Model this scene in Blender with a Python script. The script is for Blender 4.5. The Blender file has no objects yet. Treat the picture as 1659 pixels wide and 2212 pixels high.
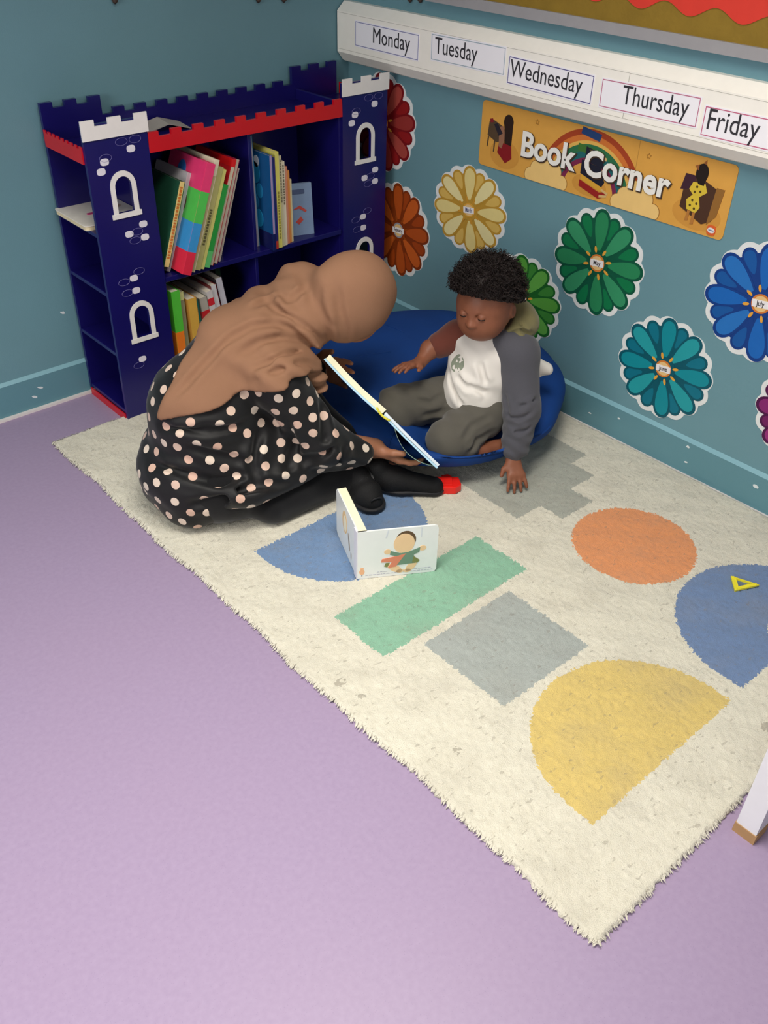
import bpy, bmesh, math, random
import numpy as np
from mathutils import Vector, Matrix, geometry
random.seed(7); rng = np.random.default_rng(7)
S = bpy.context.scene
COL = S.collection
PI = math.pi

# ------------------------------------------------------------------ camera
CAMP = Vector((-2.25589, -2.73317, 1.55))
cam_d = bpy.data.cameras.new('camera'); cam = bpy.data.objects.new('camera', cam_d); COL.objects.link(cam)
a, b, c = 0.83402, 0.63184, -0.02605
fw = Vector((math.cos(a)*math.cos(b), math.sin(a)*math.cos(b), -math.sin(b)))
rt = Vector((math.sin(a), -math.cos(a), 0)); dn = fw.cross(rt)
r2 = math.cos(c)*rt + math.sin(c)*dn; d2 = -math.sin(c)*rt + math.cos(c)*dn
R3 = Matrix((r2, -d2, -fw)).transposed()
cam.matrix_world = Matrix.Translation(CAMP) @ R3.to_4x4()
cam_d.sensor_fit = 'VERTICAL'; cam_d.sensor_height = 24; cam_d.lens = 24*2004/2212
cam_d.clip_start = 0.02
S.camera = cam

# ------------------------------------------------------------------ world, lamps, exposure
W = bpy.data.worlds.new('world'); S.world = W; W.use_nodes = True
W.node_tree.nodes['Background'].inputs[0].default_value = (0.93, 0.97, 1.0, 1)
W.node_tree.nodes['Background'].inputs[1].default_value = 0.06
def area(name, loc, sx, sy, power, col, target=None, spread=120):
    l = bpy.data.lights.new(name, 'AREA'); l.shape = 'RECTANGLE'; l.size = sx; l.size_y = sy
    l.energy = power; l.color = col; l.spread = math.radians(spread)
    o = bpy.data.objects.new(name, l); COL.objects.link(o); o.location = loc
    if target:
        o.rotation_euler = (Vector(target)-Vector(loc)).to_track_quat('-Z', 'Y').to_euler()
    return o
WARM = (1.0, 0.955, 0.87)      # louvred ceiling fittings: most of the light goes down
area('ceiling_lamp_light', (-1.5, -1.8, 2.50), 1.2, 0.6, 29, WARM, None, 120)
area('ceiling_lamp_light', (-3.2, -2.0, 2.50), 1.2, 0.6, 20, WARM, None, 120)
# added fill lamps, left of and behind the camera, to brighten upright surfaces
area('added_fill_light', (-5.0, -2.0, 1.60), 1.8, 1.3, 68, (1.0, 0.975, 0.94), (-.3, -1.5, .6), 180)
area('added_fill_light', (-1.5, -5.8, 1.60), 2.2, 1.3, 26, (1.0, 0.975, 0.94), (-1.0, -.8, .6), 180)
S.view_settings.view_transform = 'Standard'; S.view_settings.look = 'None'
S.view_settings.gamma = 1.0; S.view_settings.use_curve_mapping = False
S.view_settings.exposure = 0.0

# ------------------------------------------------------------------ materials
def lin(rgb):
    o = []
    for v in rgb:
        v = v/255
        o.append(v/12.92 if v <= .04045 else ((v+.055)/1.055)**2.4)
    return (*o, 1)
_mc = {}
class NB:
    """small node builder"""
    def __init__(s, m): s.nt = m.node_tree; s.n = s.nt.nodes; s.l = s.nt.links
    def new(s, t, **k):
        n = s.n.new(t)
        for a_, v in k.items(): setattr(n, a_, v)
        return n
    def math(s, op, a_, b_=None, cl=False):
        n = s.n.new('ShaderNodeMath'); n.operation = op; n.use_clamp = cl
        for i, v in enumerate((a_, b_)):
            if v is None: continue
            if isinstance(v, (int, float)): n.inputs[i].default_value = v
            else: s.l.new(v, n.inputs[i])
        return n.outputs[0]
    def mix(s, f, a_, b_):
        n = s.n.new('ShaderNodeMix'); n.data_type = 'RGBA'
        for i, v in ((0, f), (6, a_), (7, b_)):
            if isinstance(v, (int, float, tuple)): n.inputs[i].default_value = v
            else: s.l.new(v, n.inputs[i])
        return n.outputs[2]
def base(name, rough=.6, spec=.3):
    m = bpy.data.materials.new(name); m.use_nodes = True
    p = m.node_tree.nodes['Principled BSDF']; p.inputs['Roughness'].default_value = rough
    p.inputs['Specular IOR Level'].default_value = spec
    return m, NB(m), p
def mat(name, rgb, rough=.6, var=.06, scale=30, bump=.0, bscale=200, spec=.3, metal=0, sheen=0):
    key = (name, rgb)
    if key in _mc: return _mc[key]
    m, B, p = base(name, rough, spec)
    p.inputs['Metallic'].default_value = metal
    if sheen: p.inputs['Sheen Weight'].default_value = sheen
    tc = B.new('ShaderNodeTexCoord')
    nz = B.new('ShaderNodeTexNoise'); nz.inputs['Scale'].default_value = scale; nz.inputs['Detail'].default_value = 3
    B.l.new(tc.outputs['Object'], nz.inputs['Vector'])
    c0 = lin(rgb); lo = tuple(max(0, v*(1-var*2)) for v in c0[:3])+(1,); hi = tuple(min(1, v*(1+var*2)) for v in c0[:3])+(1,)
    B.l.new(B.mix(nz.outputs['Fac'], lo, hi), p.inputs['Base Color'])
    if bump:
        n2 = B.new('ShaderNodeTexNoise'); n2.inputs['Scale'].default_value = bscale; n2.inputs['Detail'].default_value = 2
        B.l.new(tc.outputs['Object'], n2.inputs['Vector'])
        bp = B.new('ShaderNodeBump'); bp.inputs['Strength'].default_value = bump; bp.inputs['Distance'].default_value = .004
        B.l.new(n2.outputs['Fac'], bp.inputs['Height']); B.l.new(bp.outputs[0], p.inputs['Normal'])
    _mc[key] = m
    return m

# ------------------------------------------------------------------ object helpers
def tag(o, label=None, cat=None, group=None, kind=None):
    if label: o['label'] = label
    if cat: o['category'] = cat
    if group: o['group'] = group
    if kind: o['kind'] = kind
    return o
def empty(name, loc=(0, 0, 0), label=None, cat=None, group=None, rot=None, kind=None):
    o = bpy.data.objects.new(name, None); COL.objects.link(o); o.empty_display_size = .05
    o.matrix_world = Matrix.Translation(Vector(loc)) @ (rot.to_4x4() if rot else Matrix.Identity(4))
    tag(o, label, cat, group, kind)
    return o
def origin_of(o):
    p = Vector((0, 0, 0))
    while o is not None: p += o.location; o = o.parent
    return p
def mesh(name, V, F, mats, parent=None, smooth=False, mi=None, world=False, loc=None):
    """V in the parent's local frame; with world=True V are world coordinates (parent un-rotated)"""
    V = [Vector(v) for v in V]
    off = Vector((0, 0, 0))
    if world and parent is not None: off = origin_of(parent)
    if loc is not None: off = Vector(loc)
    V = [v-off for v in V]
    me = bpy.data.meshes.new(name); me.from_pydata(V, [], F); 
    if not isinstance(mats, (list, tuple)): mats = [mats]
    for m in mats: me.materials.append(m)
    if mi is not None: me.polygons.foreach_set('material_index', mi)
    if smooth: me.polygons.foreach_set('use_smooth', [True]*len(me.polygons))
    me.validate(); me.update()
    o = bpy.data.objects.new(name, me); COL.objects.link(o)
    if parent is not None: o.parent = parent
    elif loc is not None: o.location = off
    return o
class G:
    """geometry collector"""
    def __init__(s): s.V = []; s.F = []; s.M = []
    def add(s, V, F, m=0):
        n = len(s.V); s.V += [tuple(v) for v in V]; s.F += [tuple(i+n for i in f) for f in F]; s.M += [m]*len(F); return s
    def box(s, x0, x1, y0, y1, z0, z1, m=0, bev=0):
        V = [(x, y, z) for z in (z0, z1) for y in (y0, y1) for x in (x0, x1)]
        return s.add(V, [(0, 2, 3, 1), (4, 5, 7, 6), (0, 1, 5, 4), (2, 6, 7, 3), (0, 4, 6, 2), (1, 3, 7, 5)], m)
    def prism(s, pts, z0, z1, m=0, mm=None, holes=()):
        """polygon in the local XY plane extruded along z; mm maps (x,y,z)->point"""
        mm = mm or (lambda x, y, z: (x, y, z))
        loops = [list(pts)]+[list(h) for h in holes]
        if holes:
            tri = geometry.tessellate_polygon([[Vector((x, y, 0)) for x, y in lp] for lp in loops])
            flat = [p for lp in loops for p in lp]
        else:
            flat = loops[0]; tri = [tuple(range(len(flat)))]
            ar = sum(flat[i][0]*flat[(i+1) % len(flat)][1]-flat[(i+1) % len(flat)][0]*flat[i][1] for i in range(len(flat)))
            if ar < 0: flat = flat[::-1]; loops = [flat]
        n = len(flat)
        V = [mm(x, y, z1) for x, y in flat]+[mm(x, y, z0) for x, y in flat]
        F = []
        for t in tri:
            if holes:
                p = [flat[i] for i in t]
                ar = (p[1][0]-p[0][0])*(p[2][1]-p[0][1])-(p[2][0]-p[0][0])*(p[1][1]-p[0][1])
                if ar < 0: t = t[::-1]
            F.append(tuple(t)); F.append(tuple(i+n for i in reversed(t)))
        o = 0
        for lp in loops:
            k = len(lp)
            for i in range(k):
                j = (i+1) % k
                F.append((o+i, o+i+n, o+j+n, o+j))
            o += k
        return s.add(V, F, m)
    def obj(s, name, mats, parent=None, smooth=False, world=False, loc=None, bevel=0, bseg=2):
        o = mesh(name, s.V, s.F, mats, parent, smooth, s.M, world, loc)
        if bevel:
            bm = bmesh.new(); bm.from_mesh(o.data)
            bmesh.ops.remove_doubles(bm, verts=bm.verts, dist=1e-6)
            bmesh.ops.bevel(bm, geom=[e for e in bm.edges if len(e.link_faces) == 2 and e.calc_face_angle(0) > .6], offset=bevel, segments=bseg, affect='EDGES', profile=.5)
            bm.to_mesh(o.data); bm.free()
        return o
def ellipse(cx, cy, rx, ry, n=28, a0=0, a1=2*PI, rot=0):
    o = []
    full = abs(a1-a0-2*PI) < 1e-6
    for i in range(n if full else n+1):
        t = a0+(a1-a0)*i/n; x, y = rx*math.cos(t), ry*math.sin(t)
        o.append((cx+x*math.cos(rot)-y*math.sin(rot), cy+x*math.sin(rot)+y*math.cos(rot)))
    return o
def rrect(x0, x1, y0, y1, r, n=5):
    o = []
    for cx, cy, a0 in ((x1-r, y1-r, 0), (x0+r, y1-r, PI/2), (x0+r, y0+r, PI), (x1-r, y0+r, 1.5*PI)):
        for i in range(n+1):
            t = a0+PI/2*i/n; o.append((cx+r*math.cos(t), cy+r*math.sin(t)))
    return o
def tube(path, r, n=8, cap=True):
    """tube mesh along a list of points; r number or list"""
    P = [Vector(p) for p in path]; V = []; F = []
    up = Vector((0, 0, 1))
    for i, p in enumerate(P):
        d = (P[min(i+1, len(P)-1)]-P[max(i-1, 0)]).normalized()
        if abs(d.dot(up)) > .95: up = Vector((1, 0, 0))
        x = d.cross(up).normalized(); y = x.cross(d).normalized(); up = y
        rr = r[i] if isinstance(r, (list, tuple)) else r
        for k in range(n):
            t = 2*PI*k/n; V.append(p+rr*(math.cos(t)*x+math.sin(t)*y))
    for i in range(len(P)-1):
        for k in range(n):
            F.append((i*n+k, i*n+(k+1) % n, (i+1)*n+(k+1) % n, (i+1)*n+k))
    if cap: F.append(tuple(range(n))[::-1]); F.append(tuple((len(P)-1)*n+k for k in range(n)))
    return V, F
def text_geo(s, size, bold=0.0, align='LEFT', ext=.0004, sx=1.0):
    """text outline as plain mesh data in the XY plane"""
    cu = bpy.data.curves.new('t', 'FONT'); cu.body = s; cu.size = size; cu.align_x = align; cu.offset = bold; cu.extrude = ext
    cu.resolution_u = 3
    o = bpy.data.objects.new('t', cu); COL.objects.link(o)
    dg = bpy.context.evaluated_depsgraph_get(); me = o.evaluated_get(dg).to_mesh()
    V = [(v.co.x*sx, v.co.y, v.co.z) for v in me.vertices]; F = [tuple(p.vertices) for p in me.polygons]
    o.evaluated_get(dg).to_mesh_clear(); bpy.data.objects.remove(o); bpy.data.curves.remove(cu)
    return V, F
# wall frames: local X = right along the wall, Y = up, Z = out into the room
RW = Matrix(((0, -1, 0), (0, 0, 1), (-1, 0, 0))).transposed()      # right wall (x = 0)
BW = Matrix(((1, 0, 0), (0, 0, 1), (0, -1, 0))).transposed()       # back wall (y = 0)

# ------------------------------------------------------------------ signed distance modelling (bodies, clothes)
def smin(a_, b_, k):
    h = np.clip(k-np.abs(a_-b_), 0, None)/k
    return np.minimum(a_, b_)-h*h*k*.25
class SDF:
    def __init__(s, lo, hi, h):
        s.lo = np.array(lo, float); s.h = h; s.n = np.ceil((np.array(hi)-s.lo)/h).astype(int)+1
        s.D = np.full(s.n, .5, np.float32)
    def _sub(s, lo, hi):
        i0 = np.clip(np.floor((np.array(lo)-s.lo)/s.h).astype(int), 0, s.n-1); i1 = np.clip(np.ceil((np.array(hi)-s.lo)/s.h).astype(int)+1, 1, s.n)
        sl = tuple(slice(p, q) for p, q in zip(i0, i1))
        ax = [(s.lo[k]+np.arange(i0[k], i1[k])*s.h).astype(np.float32) for k in range(3)]
        return sl, np.meshgrid(*ax, indexing='ij', sparse=True)
    def cap(s, p, q, ra, rb=None, k=.02, sub=False):
        rb = ra if rb is None else rb
        p = np.array(p, float); q = np.array(q, float); m = max(ra, rb)+k+.03
        sl, (X, Y, Z) = s._sub(np.minimum(p, q)-m, np.maximum(p, q)+m)
        d = q-p; L = max(float(d@d), 1e-9)
        t = np.clip(((X-p[0])*d[0]+(Y-p[1])*d[1]+(Z-p[2])*d[2])/L, 0, 1)
        D = np.sqrt((X-p[0]-t*d[0])**2+(Y-p[1]-t*d[1])**2+(Z-p[2]-t*d[2])**2)-(ra+(rb-ra)*t)
        s._op(sl, D, k, sub); return s
    def ell(s, c_, r, R=None, k=.02, sub=False):
        c_ = np.array(c_, float); m = max(r)+k+.03
        sl, (X, Y, Z) = s._sub(c_-m, c_+m)
        X, Y, Z = X-c_[0], Y-c_[1], Z-c_[2]
        if R is not None:
            R = np.array(R, float)      # rows = local axes
            X, Y, Z = (R[i][0]*X+R[i][1]*Y+R[i][2]*Z for i in range(3))
        q0 = np.sqrt((X/r[0])**2+(Y/r[1])**2+(Z/r[2])**2); q1 = np.sqrt((X/r[0]**2)**2+(Y/r[1]**2)**2+(Z/r[2]**2)**2)
        D = q0*(q0-1)/np.maximum(q1, 1e-6)
        s._op(sl, D, k, sub); return s
    def _op(s, sl, D, k, sub):
        if sub: s.D[sl] = -smin(-s.D[sl], D.astype(np.float32), k)
        else: s.D[sl] = smin(s.D[sl], D.astype(np.float32), k)
    def grid(s): return s._sub(s.lo, s.lo+(s.n-1)*s.h)[1]
    def half(s, p, n_, k=.006):
        """keep the side where n.(x-p) > 0"""
        X, Y, Z = s.grid(); n_ = np.array(n_, float); n_ /= np.linalg.norm(n_)
        H = -((X-p[0])*n_[0]+(Y-p[1])*n_[1]+(Z-p[2])*n_[2])
        s.D = -smin(-s.D, -H.astype(np.float32), k); return s
    def disp(s, fn, amp):
        X, Y, Z = s.grid(); s.D = s.D+(amp*fn(X, Y, Z)).astype(np.float32); return s
    def grooves(s, lines, amp, w):
        """cloth creases: a valley along each polyline with a soft ridge beside it"""
        for ln in lines:
            P = np.array(ln, float); m = 3.2*w+.02
            sl, (X, Y, Z) = s._sub(P.min(0)-m, P.max(0)+m); best = None; tt = None; tot = len(P)-1
            for i in range(tot):
                d = P[i+1]-P[i]; t = np.clip(((X-P[i][0])*d[0]+(Y-P[i][1])*d[1]+(Z-P[i][2])*d[2])/float(d@d), 0, 1)
                q = np.sqrt((X-P[i][0]-t*d[0])**2+(Y-P[i][1]-t*d[1])**2+(Z-P[i][2]-t*d[2])**2); u = (i+t)/tot
                if best is None: best, tt = q, u
                else: tt = np.where(q < best, u, tt); best = np.minimum(best, q)
            env = np.clip(np.sin(PI*np.clip(tt, 0, 1))*1.6+.15, 0, 1)
            s.D[sl] = s.D[sl]+(amp*env*(np.exp(-(best/w)**2)-.55*np.exp(-((best-1.9*w)/w)**2))).astype(np.float32)
        return s
    def mesh(s):
        D = s.D; neg = D < 0
        n = D.shape
        cnt = np.zeros((n[0]-1, n[1]-1, n[2]-1), np.int8); acc = np.zeros(cnt.shape+(3,), np.float32)
        def cs(ax, o):   # slices for cell-corner arrays
            return tuple(slice(o[i], n[i]-1+o[i]) for i in range(3))
        for ax in range(3):
            others = [i for i in range(3) if i != ax]
            for u in (0, 1):
                for v in (0, 1):
                    o = [0, 0, 0]; o[others[0]] = u; o[others[1]] = v; o2 = list(o); o2[ax] = 1
                    A = D[cs(ax, o)]; B_ = D[cs(ax, o2)]
                    x = (A < 0) != (B_ < 0)
                    t = np.where(x, A/np.where(x, A-B_, 1), 0)
                    cnt += x
                    for i in range(3):
                        acc[..., i] += np.where(x, (t if i == ax else float(o[i])), 0)
        act = cnt > 0
        idx = np.full(cnt.shape, -1, np.int64); idx[act] = np.arange(act.sum())
        ijk = np.argwhere(act)
        P = (ijk+acc[act]/cnt[act][:, None])*s.h+s.lo
        F = []
        for ax in range(3):
            o1, o2 = (ax+1) % 3, (ax+2) % 3
            sa = [slice(None)]*3; sb = [slice(None)]*3; sa[ax] = slice(0, n[ax]-1); sb[ax] = slice(1, n[ax])
            x = neg[tuple(sa)] != neg[tuple(sb)]
            e = np.argwhere(x)
            e = e[(e[:, o1] > 0) & (e[:, o2] > 0) & (e[:, o1] < n[o1]-1) & (e[:, o2] < n[o2]-1)]
            st = neg[tuple(sa)][tuple(e.T)]
            def at(d1, d2):
                q = e.copy(); q[:, o1] -= d1; q[:, o2] -= d2; return idx[tuple(q.T)]
            q = np.stack([at(1, 1), at(0, 1), at(0, 0), at(1, 0)], 1)
            q[~st] = q[~st][:, ::-1]
            F.append(q)
        F = np.concatenate(F)
        return P, F
def smooth_mesh(P, F, it=2, lam=.5):
    E = np.concatenate([F[:, [0, 1]], F[:, [1, 2]], F[:, [2, 3]], F[:, [3, 0]]])
    for _ in range(it):
        acc = np.zeros_like(P); c_ = np.zeros(len(P))
        np.add.at(acc, E[:, 0], P[E[:, 1]]); np.add.at(acc, E[:, 1], P[E[:, 0]]); np.add.at(c_, E[:, 0], 1); np.add.at(c_, E[:, 1], 1)
        P = P+lam*(acc/np.maximum(c_, 1)[:, None]-P)
    return P
def npmesh(name, P, F, mats, parent, smooth=True):
    off = np.array(origin_of(parent)) if parent else np.zeros(3)
    me = bpy.data.meshes.new(name)
    me.vertices.add(len(P)); me.vertices.foreach_set('co', (P-off).astype(np.float32).ravel())
    me.loops.add(F.size); me.loops.foreach_set('vertex_index', F.astype(np.int32).ravel())
    me.polygons.add(len(F)); me.polygons.foreach_set('loop_start', (np.arange(len(F))*F.shape[1]).astype(np.int32))
    me.polygons.foreach_set('use_smooth', [smooth]*len(F))
    for m in (mats if isinstance(mats, (list, tuple)) else [mats]): me.materials.append(m)
    me.update(calc_edges=True); me.validate()
    o = bpy.data.objects.new(name, me); COL.objects.link(o); o.parent = parent
    return o
def sdf_obj(name, f, mats, parent, it=2):
    P, F = f.mesh(); P = smooth_mesh(P, F, it)
    return npmesh(name, P, F, mats, parent)
def unit(v): v = np.array(v, float); return v/np.linalg.norm(v)
def hand(f, wrist, fdir, palm, size=.17, curl=.5, side=1, spread=.12, k=.006, thumb_out=.6):
    """palm with four fingers and a thumb; palm = direction the palm faces; side = +1/-1 thumb side"""
    w = np.array(wrist, float); u = unit(fdir); nrm = unit(np.array(palm)-np.dot(palm, u)*u); lat = np.cross(u, nrm)*side
    s = size
    for q in (-1, -.33, .33, 1):
        f.cap(w+u*s*.02+lat*q*s*.09, w+u*s*.45+lat*q*s*.155, s*.085, s*.07, k=.012)
    L = [.36, .43, .46, .40]; off = [-.19, -.065, .065, .19]      # little .. index
    for i in range(4):
        p = w+u*s*.46+lat*off[i]*s*1.0; ang = curl*.55; r = s*.055
        dirn = unit(u+lat*spread*(off[i]/.19))
        for seg, fr in enumerate((.45, .3, .25)):
            d = dirn*math.cos(ang)+nrm*math.sin(ang)
            q = p+d*s*L[i]*fr
            f.cap(p, q, r, r*.9, k=k if seg else .01); p = q; r *= .9; ang += curl
    p = w+u*s*.12+lat*s*.17; d1 = unit(u*.75+lat*thumb_out+nrm*.35)
    q = p+d1*s*.2; f.cap(w+u*s*.1+lat*s*.08, q, s*.085, s*.07, k=.012)
    d2_ = unit(d1*.8+u*.45+nrm*curl*.6); r_ = q+d2_*s*.17; f.cap(q, r_, s*.065, s*.055, k=k)

# ================================================================== THE ROOM
def paint(name, rgb, rough=.45):
    m, B, p = base(name, rough, .35)
    tc = B.new('ShaderNodeTexCoord')
    n1 = B.new('ShaderNodeTexNoise'); n1.inputs['Scale'].default_value = 2.2; n1.inputs['Detail'].default_value = 4
    n2 = B.new('ShaderNodeTexNoise'); n2.inputs['Scale'].default_value = 260; n2.inputs['Detail'].default_value = 2
    B.l.new(tc.outputs['Object'], n1.inputs['Vector']); B.l.new(tc.outputs['Object'], n2.inputs['Vector'])
    c0 = lin(rgb)
    B.l.new(B.mix(n1.outputs['Fac'], tuple(v*.88 for v in c0[:3])+(1,), tuple(v*1.12 for v in c0[:3])+(1,)), p.inputs['Base Color'])
    bp = B.new('ShaderNodeBump'); bp.inputs['Strength'].default_value = .12; bp.inputs['Distance'].default_value = .002
    B.l.new(n2.outputs['Fac'], bp.inputs['Height']); B.l.new(bp.outputs[0], p.inputs['Normal'])
    return m
M_wall = paint('teal_wall_paint', (104, 144, 155))
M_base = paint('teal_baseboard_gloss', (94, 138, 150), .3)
M_lit_edge = paint('teal_baseboard_lit_edge', (124, 168, 180), .3)  # lighter copy of the baseboard paint: light on the chamfer put into colour
M_ceil = mat('ceiling_white', (235, 233, 226), .9)
m, B, p = base('lavender_vinyl', .42, .35)
tc = B.new('ShaderNodeTexCoord'); n1 = B.new('ShaderNodeTexNoise'); n1.inputs['Scale'].default_value = 90; n1.inputs['Detail'].default_value = 4
n2 = B.new('ShaderNodeTexNoise'); n2.inputs['Scale'].default_value = 3; n2.inputs['Detail'].default_value = 3
n3 = B.new('ShaderNodeTexVoronoi'); n3.inputs['Scale'].default_value = 170
for n_ in (n1, n2, n3): B.l.new(tc.outputs['Object'], n_.inputs['Vector'])
f1 = B.mix(n1.outputs['Fac'], lin((141, 124, 154)), lin((159, 143, 171)))
f2 = B.mix(B.math('MULTIPLY', n2.outputs['Fac'], .35), f1, lin((153, 132, 157)))
spk = B.math('MULTIPLY', B.math('LESS_THAN', n3.outputs['Distance'], .13), .35)
B.l.new(B.mix(spk, f2, lin((126, 107, 138))), p.inputs['Base Color'])
M_floor = m
G().box(-5.2, .05, -6.0, .05, -.05, 0).obj('floor', M_floor)['kind'] = 'structure'
G().box(-5.2, .10, 0, .10, 0, 2.6).obj('wall_back', M_wall)['kind'] = 'structure'
G().box(0, .10, -6.0, 0, 0, 2.6).obj('wall_right', M_wall)['kind'] = 'structure'
G().box(-5.2, .10, -6.0, .10, 2.6, 2.65).obj('ceiling', M_ceil)['kind'] = 'structure'
def baseboard(name, pts):
    g = G()
    # profile swept along the wall: face, rounded top edge coloured lighter for the light it catches
    return g
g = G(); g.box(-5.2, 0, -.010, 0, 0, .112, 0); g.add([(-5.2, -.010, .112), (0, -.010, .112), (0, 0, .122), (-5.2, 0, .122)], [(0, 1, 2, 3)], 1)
g.obj('baseboard_back', [M_base, M_lit_edge])['kind'] = 'structure'
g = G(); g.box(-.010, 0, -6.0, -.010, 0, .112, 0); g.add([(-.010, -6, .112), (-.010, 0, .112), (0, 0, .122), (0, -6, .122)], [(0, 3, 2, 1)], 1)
g.obj('baseboard_right', [M_base, M_lit_edge])['kind'] = 'structure'
M_seal = mat('pale_sealant', (216, 210, 208), .5)
G().box(-5.2, -.011, -.022, -.010, 0, .008).obj('trim_1', M_seal)['kind'] = 'structure'
G().box(-.017, -.010, -6.0, -.012, 0, .007).obj('trim_2', M_seal)['kind'] = 'structure'

# ------------------------------------------------------------------ paint chips on walls (bare spots)
M_chip = mat('bare_plaster', (215, 222, 224), .8)
def chip(u, z, w, h, rw, rot, label):
    n = 9; pts = []
    for i in range(n):
        t = 2*PI*i/n; r = random.uniform(.7, 1.15)
        pts.append((w*r*math.cos(t), h*r*math.sin(t)))
    e = G().prism([(x*math.cos(rot)-y*math.sin(rot), x*math.sin(rot)+y*math.cos(rot)) for x, y in pts], 0, .0006).obj('paint_chip', M_chip)
    if rw == 'R': e.matrix_world = Matrix.Translation((-.0101 if z < .11 else -.0001, -u, z)) @ RW.to_4x4()
    else: e.matrix_world = Matrix.Translation((u, -.0101 if z < .11 else -.0001, z)) @ BW.to_4x4()
    tag(e, label, 'paint chip', 'paint chips on the walls')
chip(-1.307, .072, .012, .004, 'B', -.4, 'small pale paint chip on the left baseboard, upper of the two marks')
chip(-1.332, .047, .010, .005, 'B', -.3, 'small pale paint chip on the left baseboard, lower of the two marks')
chip(-1.182, .294, .009, .005, 'B', -.5, 'tiny pale paint chip on the left wall beside the castle bookcase')
chip(1.235, .051, .006, .003, 'R', 0, 'faint paint chip on right baseboard nearest the blue beanbag')
chip(1.345, .081, .006, .003, 'R', 0, 'tiny pale paint chip on right baseboard below the teal flower')
chip(1.594, .097, .006, .004, 'R', 0, 'round pale paint chip high on the right baseboard, upper of a pair')
chip(1.600, .046, .006, .003, 'R', .2, 'pale paint chip low on the right baseboard, lower of a pair')
chip(1.824, .076, .009, .006, 'R', 0, 'largest pale paint chip on right baseboard near the photo edge')

# ================================================================== RUG
RX0, RX1, RY0, RY1 = -1.388, -.018, -2.357, -.243
m, B, p = base('rug_pile', .95, .1); p.inputs['Sheen Weight'].default_value = .25
tc = B.new('ShaderNodeTexCoord')
nw = B.new('ShaderNodeTexNoise'); nw.inputs['Scale'].default_value = 140; nw.inputs['Detail'].default_value = 2
B.l.new(tc.outputs['Object'], nw.inputs['Vector'])
vm = B.new('ShaderNodeVectorMath', operation='SUBTRACT'); B.l.new(nw.outputs['Color'], vm.inputs[0]); vm.inputs[1].default_value = (.5, .5, .5)
vs = B.new('ShaderNodeVectorMath', operation='SCALE'); B.l.new(vm.outputs[0], vs.inputs[0]); vs.inputs['Scale'].default_value = .022
va = B.new('ShaderNodeVectorMath', operation='ADD'); B.l.new(tc.outputs['Object'], va.inputs[0]); B.l.new(vs.outputs[0], va.inputs[1])
sp = B.new('ShaderNodeSeparateXYZ'); B.l.new(va.outputs[0], sp.inputs[0]); X_, Y_ = sp.outputs[0], sp.outputs[1]
def between(v, lo, hi): return B.math('MULTIPLY', B.math('GREATER_THAN', v, lo), B.math('LESS_THAN', v, hi))
def rectm(x0, x1, y0, y1): return B.math('MULTIPLY', between(X_, x0, x1), between(Y_, y0, y1))
def circ(cx, cy, r, ry=None):
    dx = B.math('DIVIDE', B.math('SUBTRACT', X_, cx), r); dy = B.math('DIVIDE', B.math('SUBTRACT', Y_, cy), ry or r)
    return B.math('LESS_THAN', B.math('ADD', B.math('MULTIPLY', dx, dx), B.math('MULTIPLY', dy, dy)), 1)
def arch(cx, flat, hgt, r, sgn):
    cyy = flat+sgn*(hgt-r)
    u = B.math('MAXIMUM', circ(cx, cyy, r), rectm(cx-r, cx+r, min(flat, cyy), max(flat, cyy)))
    return B.math('MULTIPLY', u, B.math('GREATER_THAN', Y_, flat) if sgn > 0 else B.math('LESS_THAN', Y_, flat))
cn = B.new('ShaderNodeTexNoise'); cn.inputs['Scale'].default_value = 60; cn.inputs['Detail'].default_value = 4; B.l.new(tc.outputs['Object'], cn.inputs['Vector'])
col = B.mix(cn.outputs['Fac'], lin((199, 194, 177)), lin((216, 212, 197)))
def lay(mask, rgb):
    global col
    lo = tuple(v*.88 for v in lin(rgb)[:3])+(1,); hi = tuple(min(1, v*1.1) for v in lin(rgb)[:3])+(1,)
    col = B.mix(mask, col, B.mix(cn.outputs['Fac'], lo, hi))
lay(arch(-.976, -1.09, .291, .246, -1), (106, 134, 171))
lay(rectm(-1.220, -.723, -1.603, -1.420), (131, 176, 150))
lay(rectm(-1.118, -.823, -1.886, -1.630), (158, 164, 160))
lay(arch(-.963, -2.202, .295, .246, 1), (205, 181, 110))
lay(circ(-.420, -1.718, .166), (214, 142, 93))
bR = B.math('MULTIPLY', arch(-.420, -2.197, .295, .246, 1), B.math('SUBTRACT', 1, circ(-.40, -2.197, .078)))
lay(bR, (104, 127, 164))
zz = rectm(-.575, -.163, -1.352, -1.10)
zz = B.math('MAXIMUM', zz, rectm(-.575, -.238, -1.438, -1.352)); zz = B.math('MAXIMUM', zz, rectm(-.48, -.345, -1.52, -1.438))
lay(zz, (160, 162, 152))
# dirt flecks and soft grey wear
vd = B.new('ShaderNodeTexNoise'); vd.inputs['Scale'].default_value = 95; vd.inputs['Detail'].default_value = 1; vd.inputs['Roughness'].default_value = .4
mp = B.new('ShaderNodeMapping'); mp.inputs['Scale'].default_value = (.5, 1, 1); mp.inputs['Rotation'].default_value = (0, 0, .6); B.l.new(tc.outputs['Object'], mp.inputs[0]); B.l.new(mp.outputs[0], vd.inputs['Vector'])
fl_ = B.math('MULTIPLY', B.math('GREATER_THAN', vd.outputs['Fac'], .700), .34)
col = B.mix(fl_, col, lin((120, 112, 100)))
wr = B.new('ShaderNodeTexNoise'); wr.inputs['Scale'].default_value = 7; wr.inputs['Detail'].default_value = 5; B.l.new(tc.outputs['Object'], wr.inputs['Vector'])
wm = B.math('MULTIPLY', B.math('SUBTRACT', wr.outputs['Fac'], .5, True), .9, True)
col = B.mix(wm, col, lin((148, 140, 127)))
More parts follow.
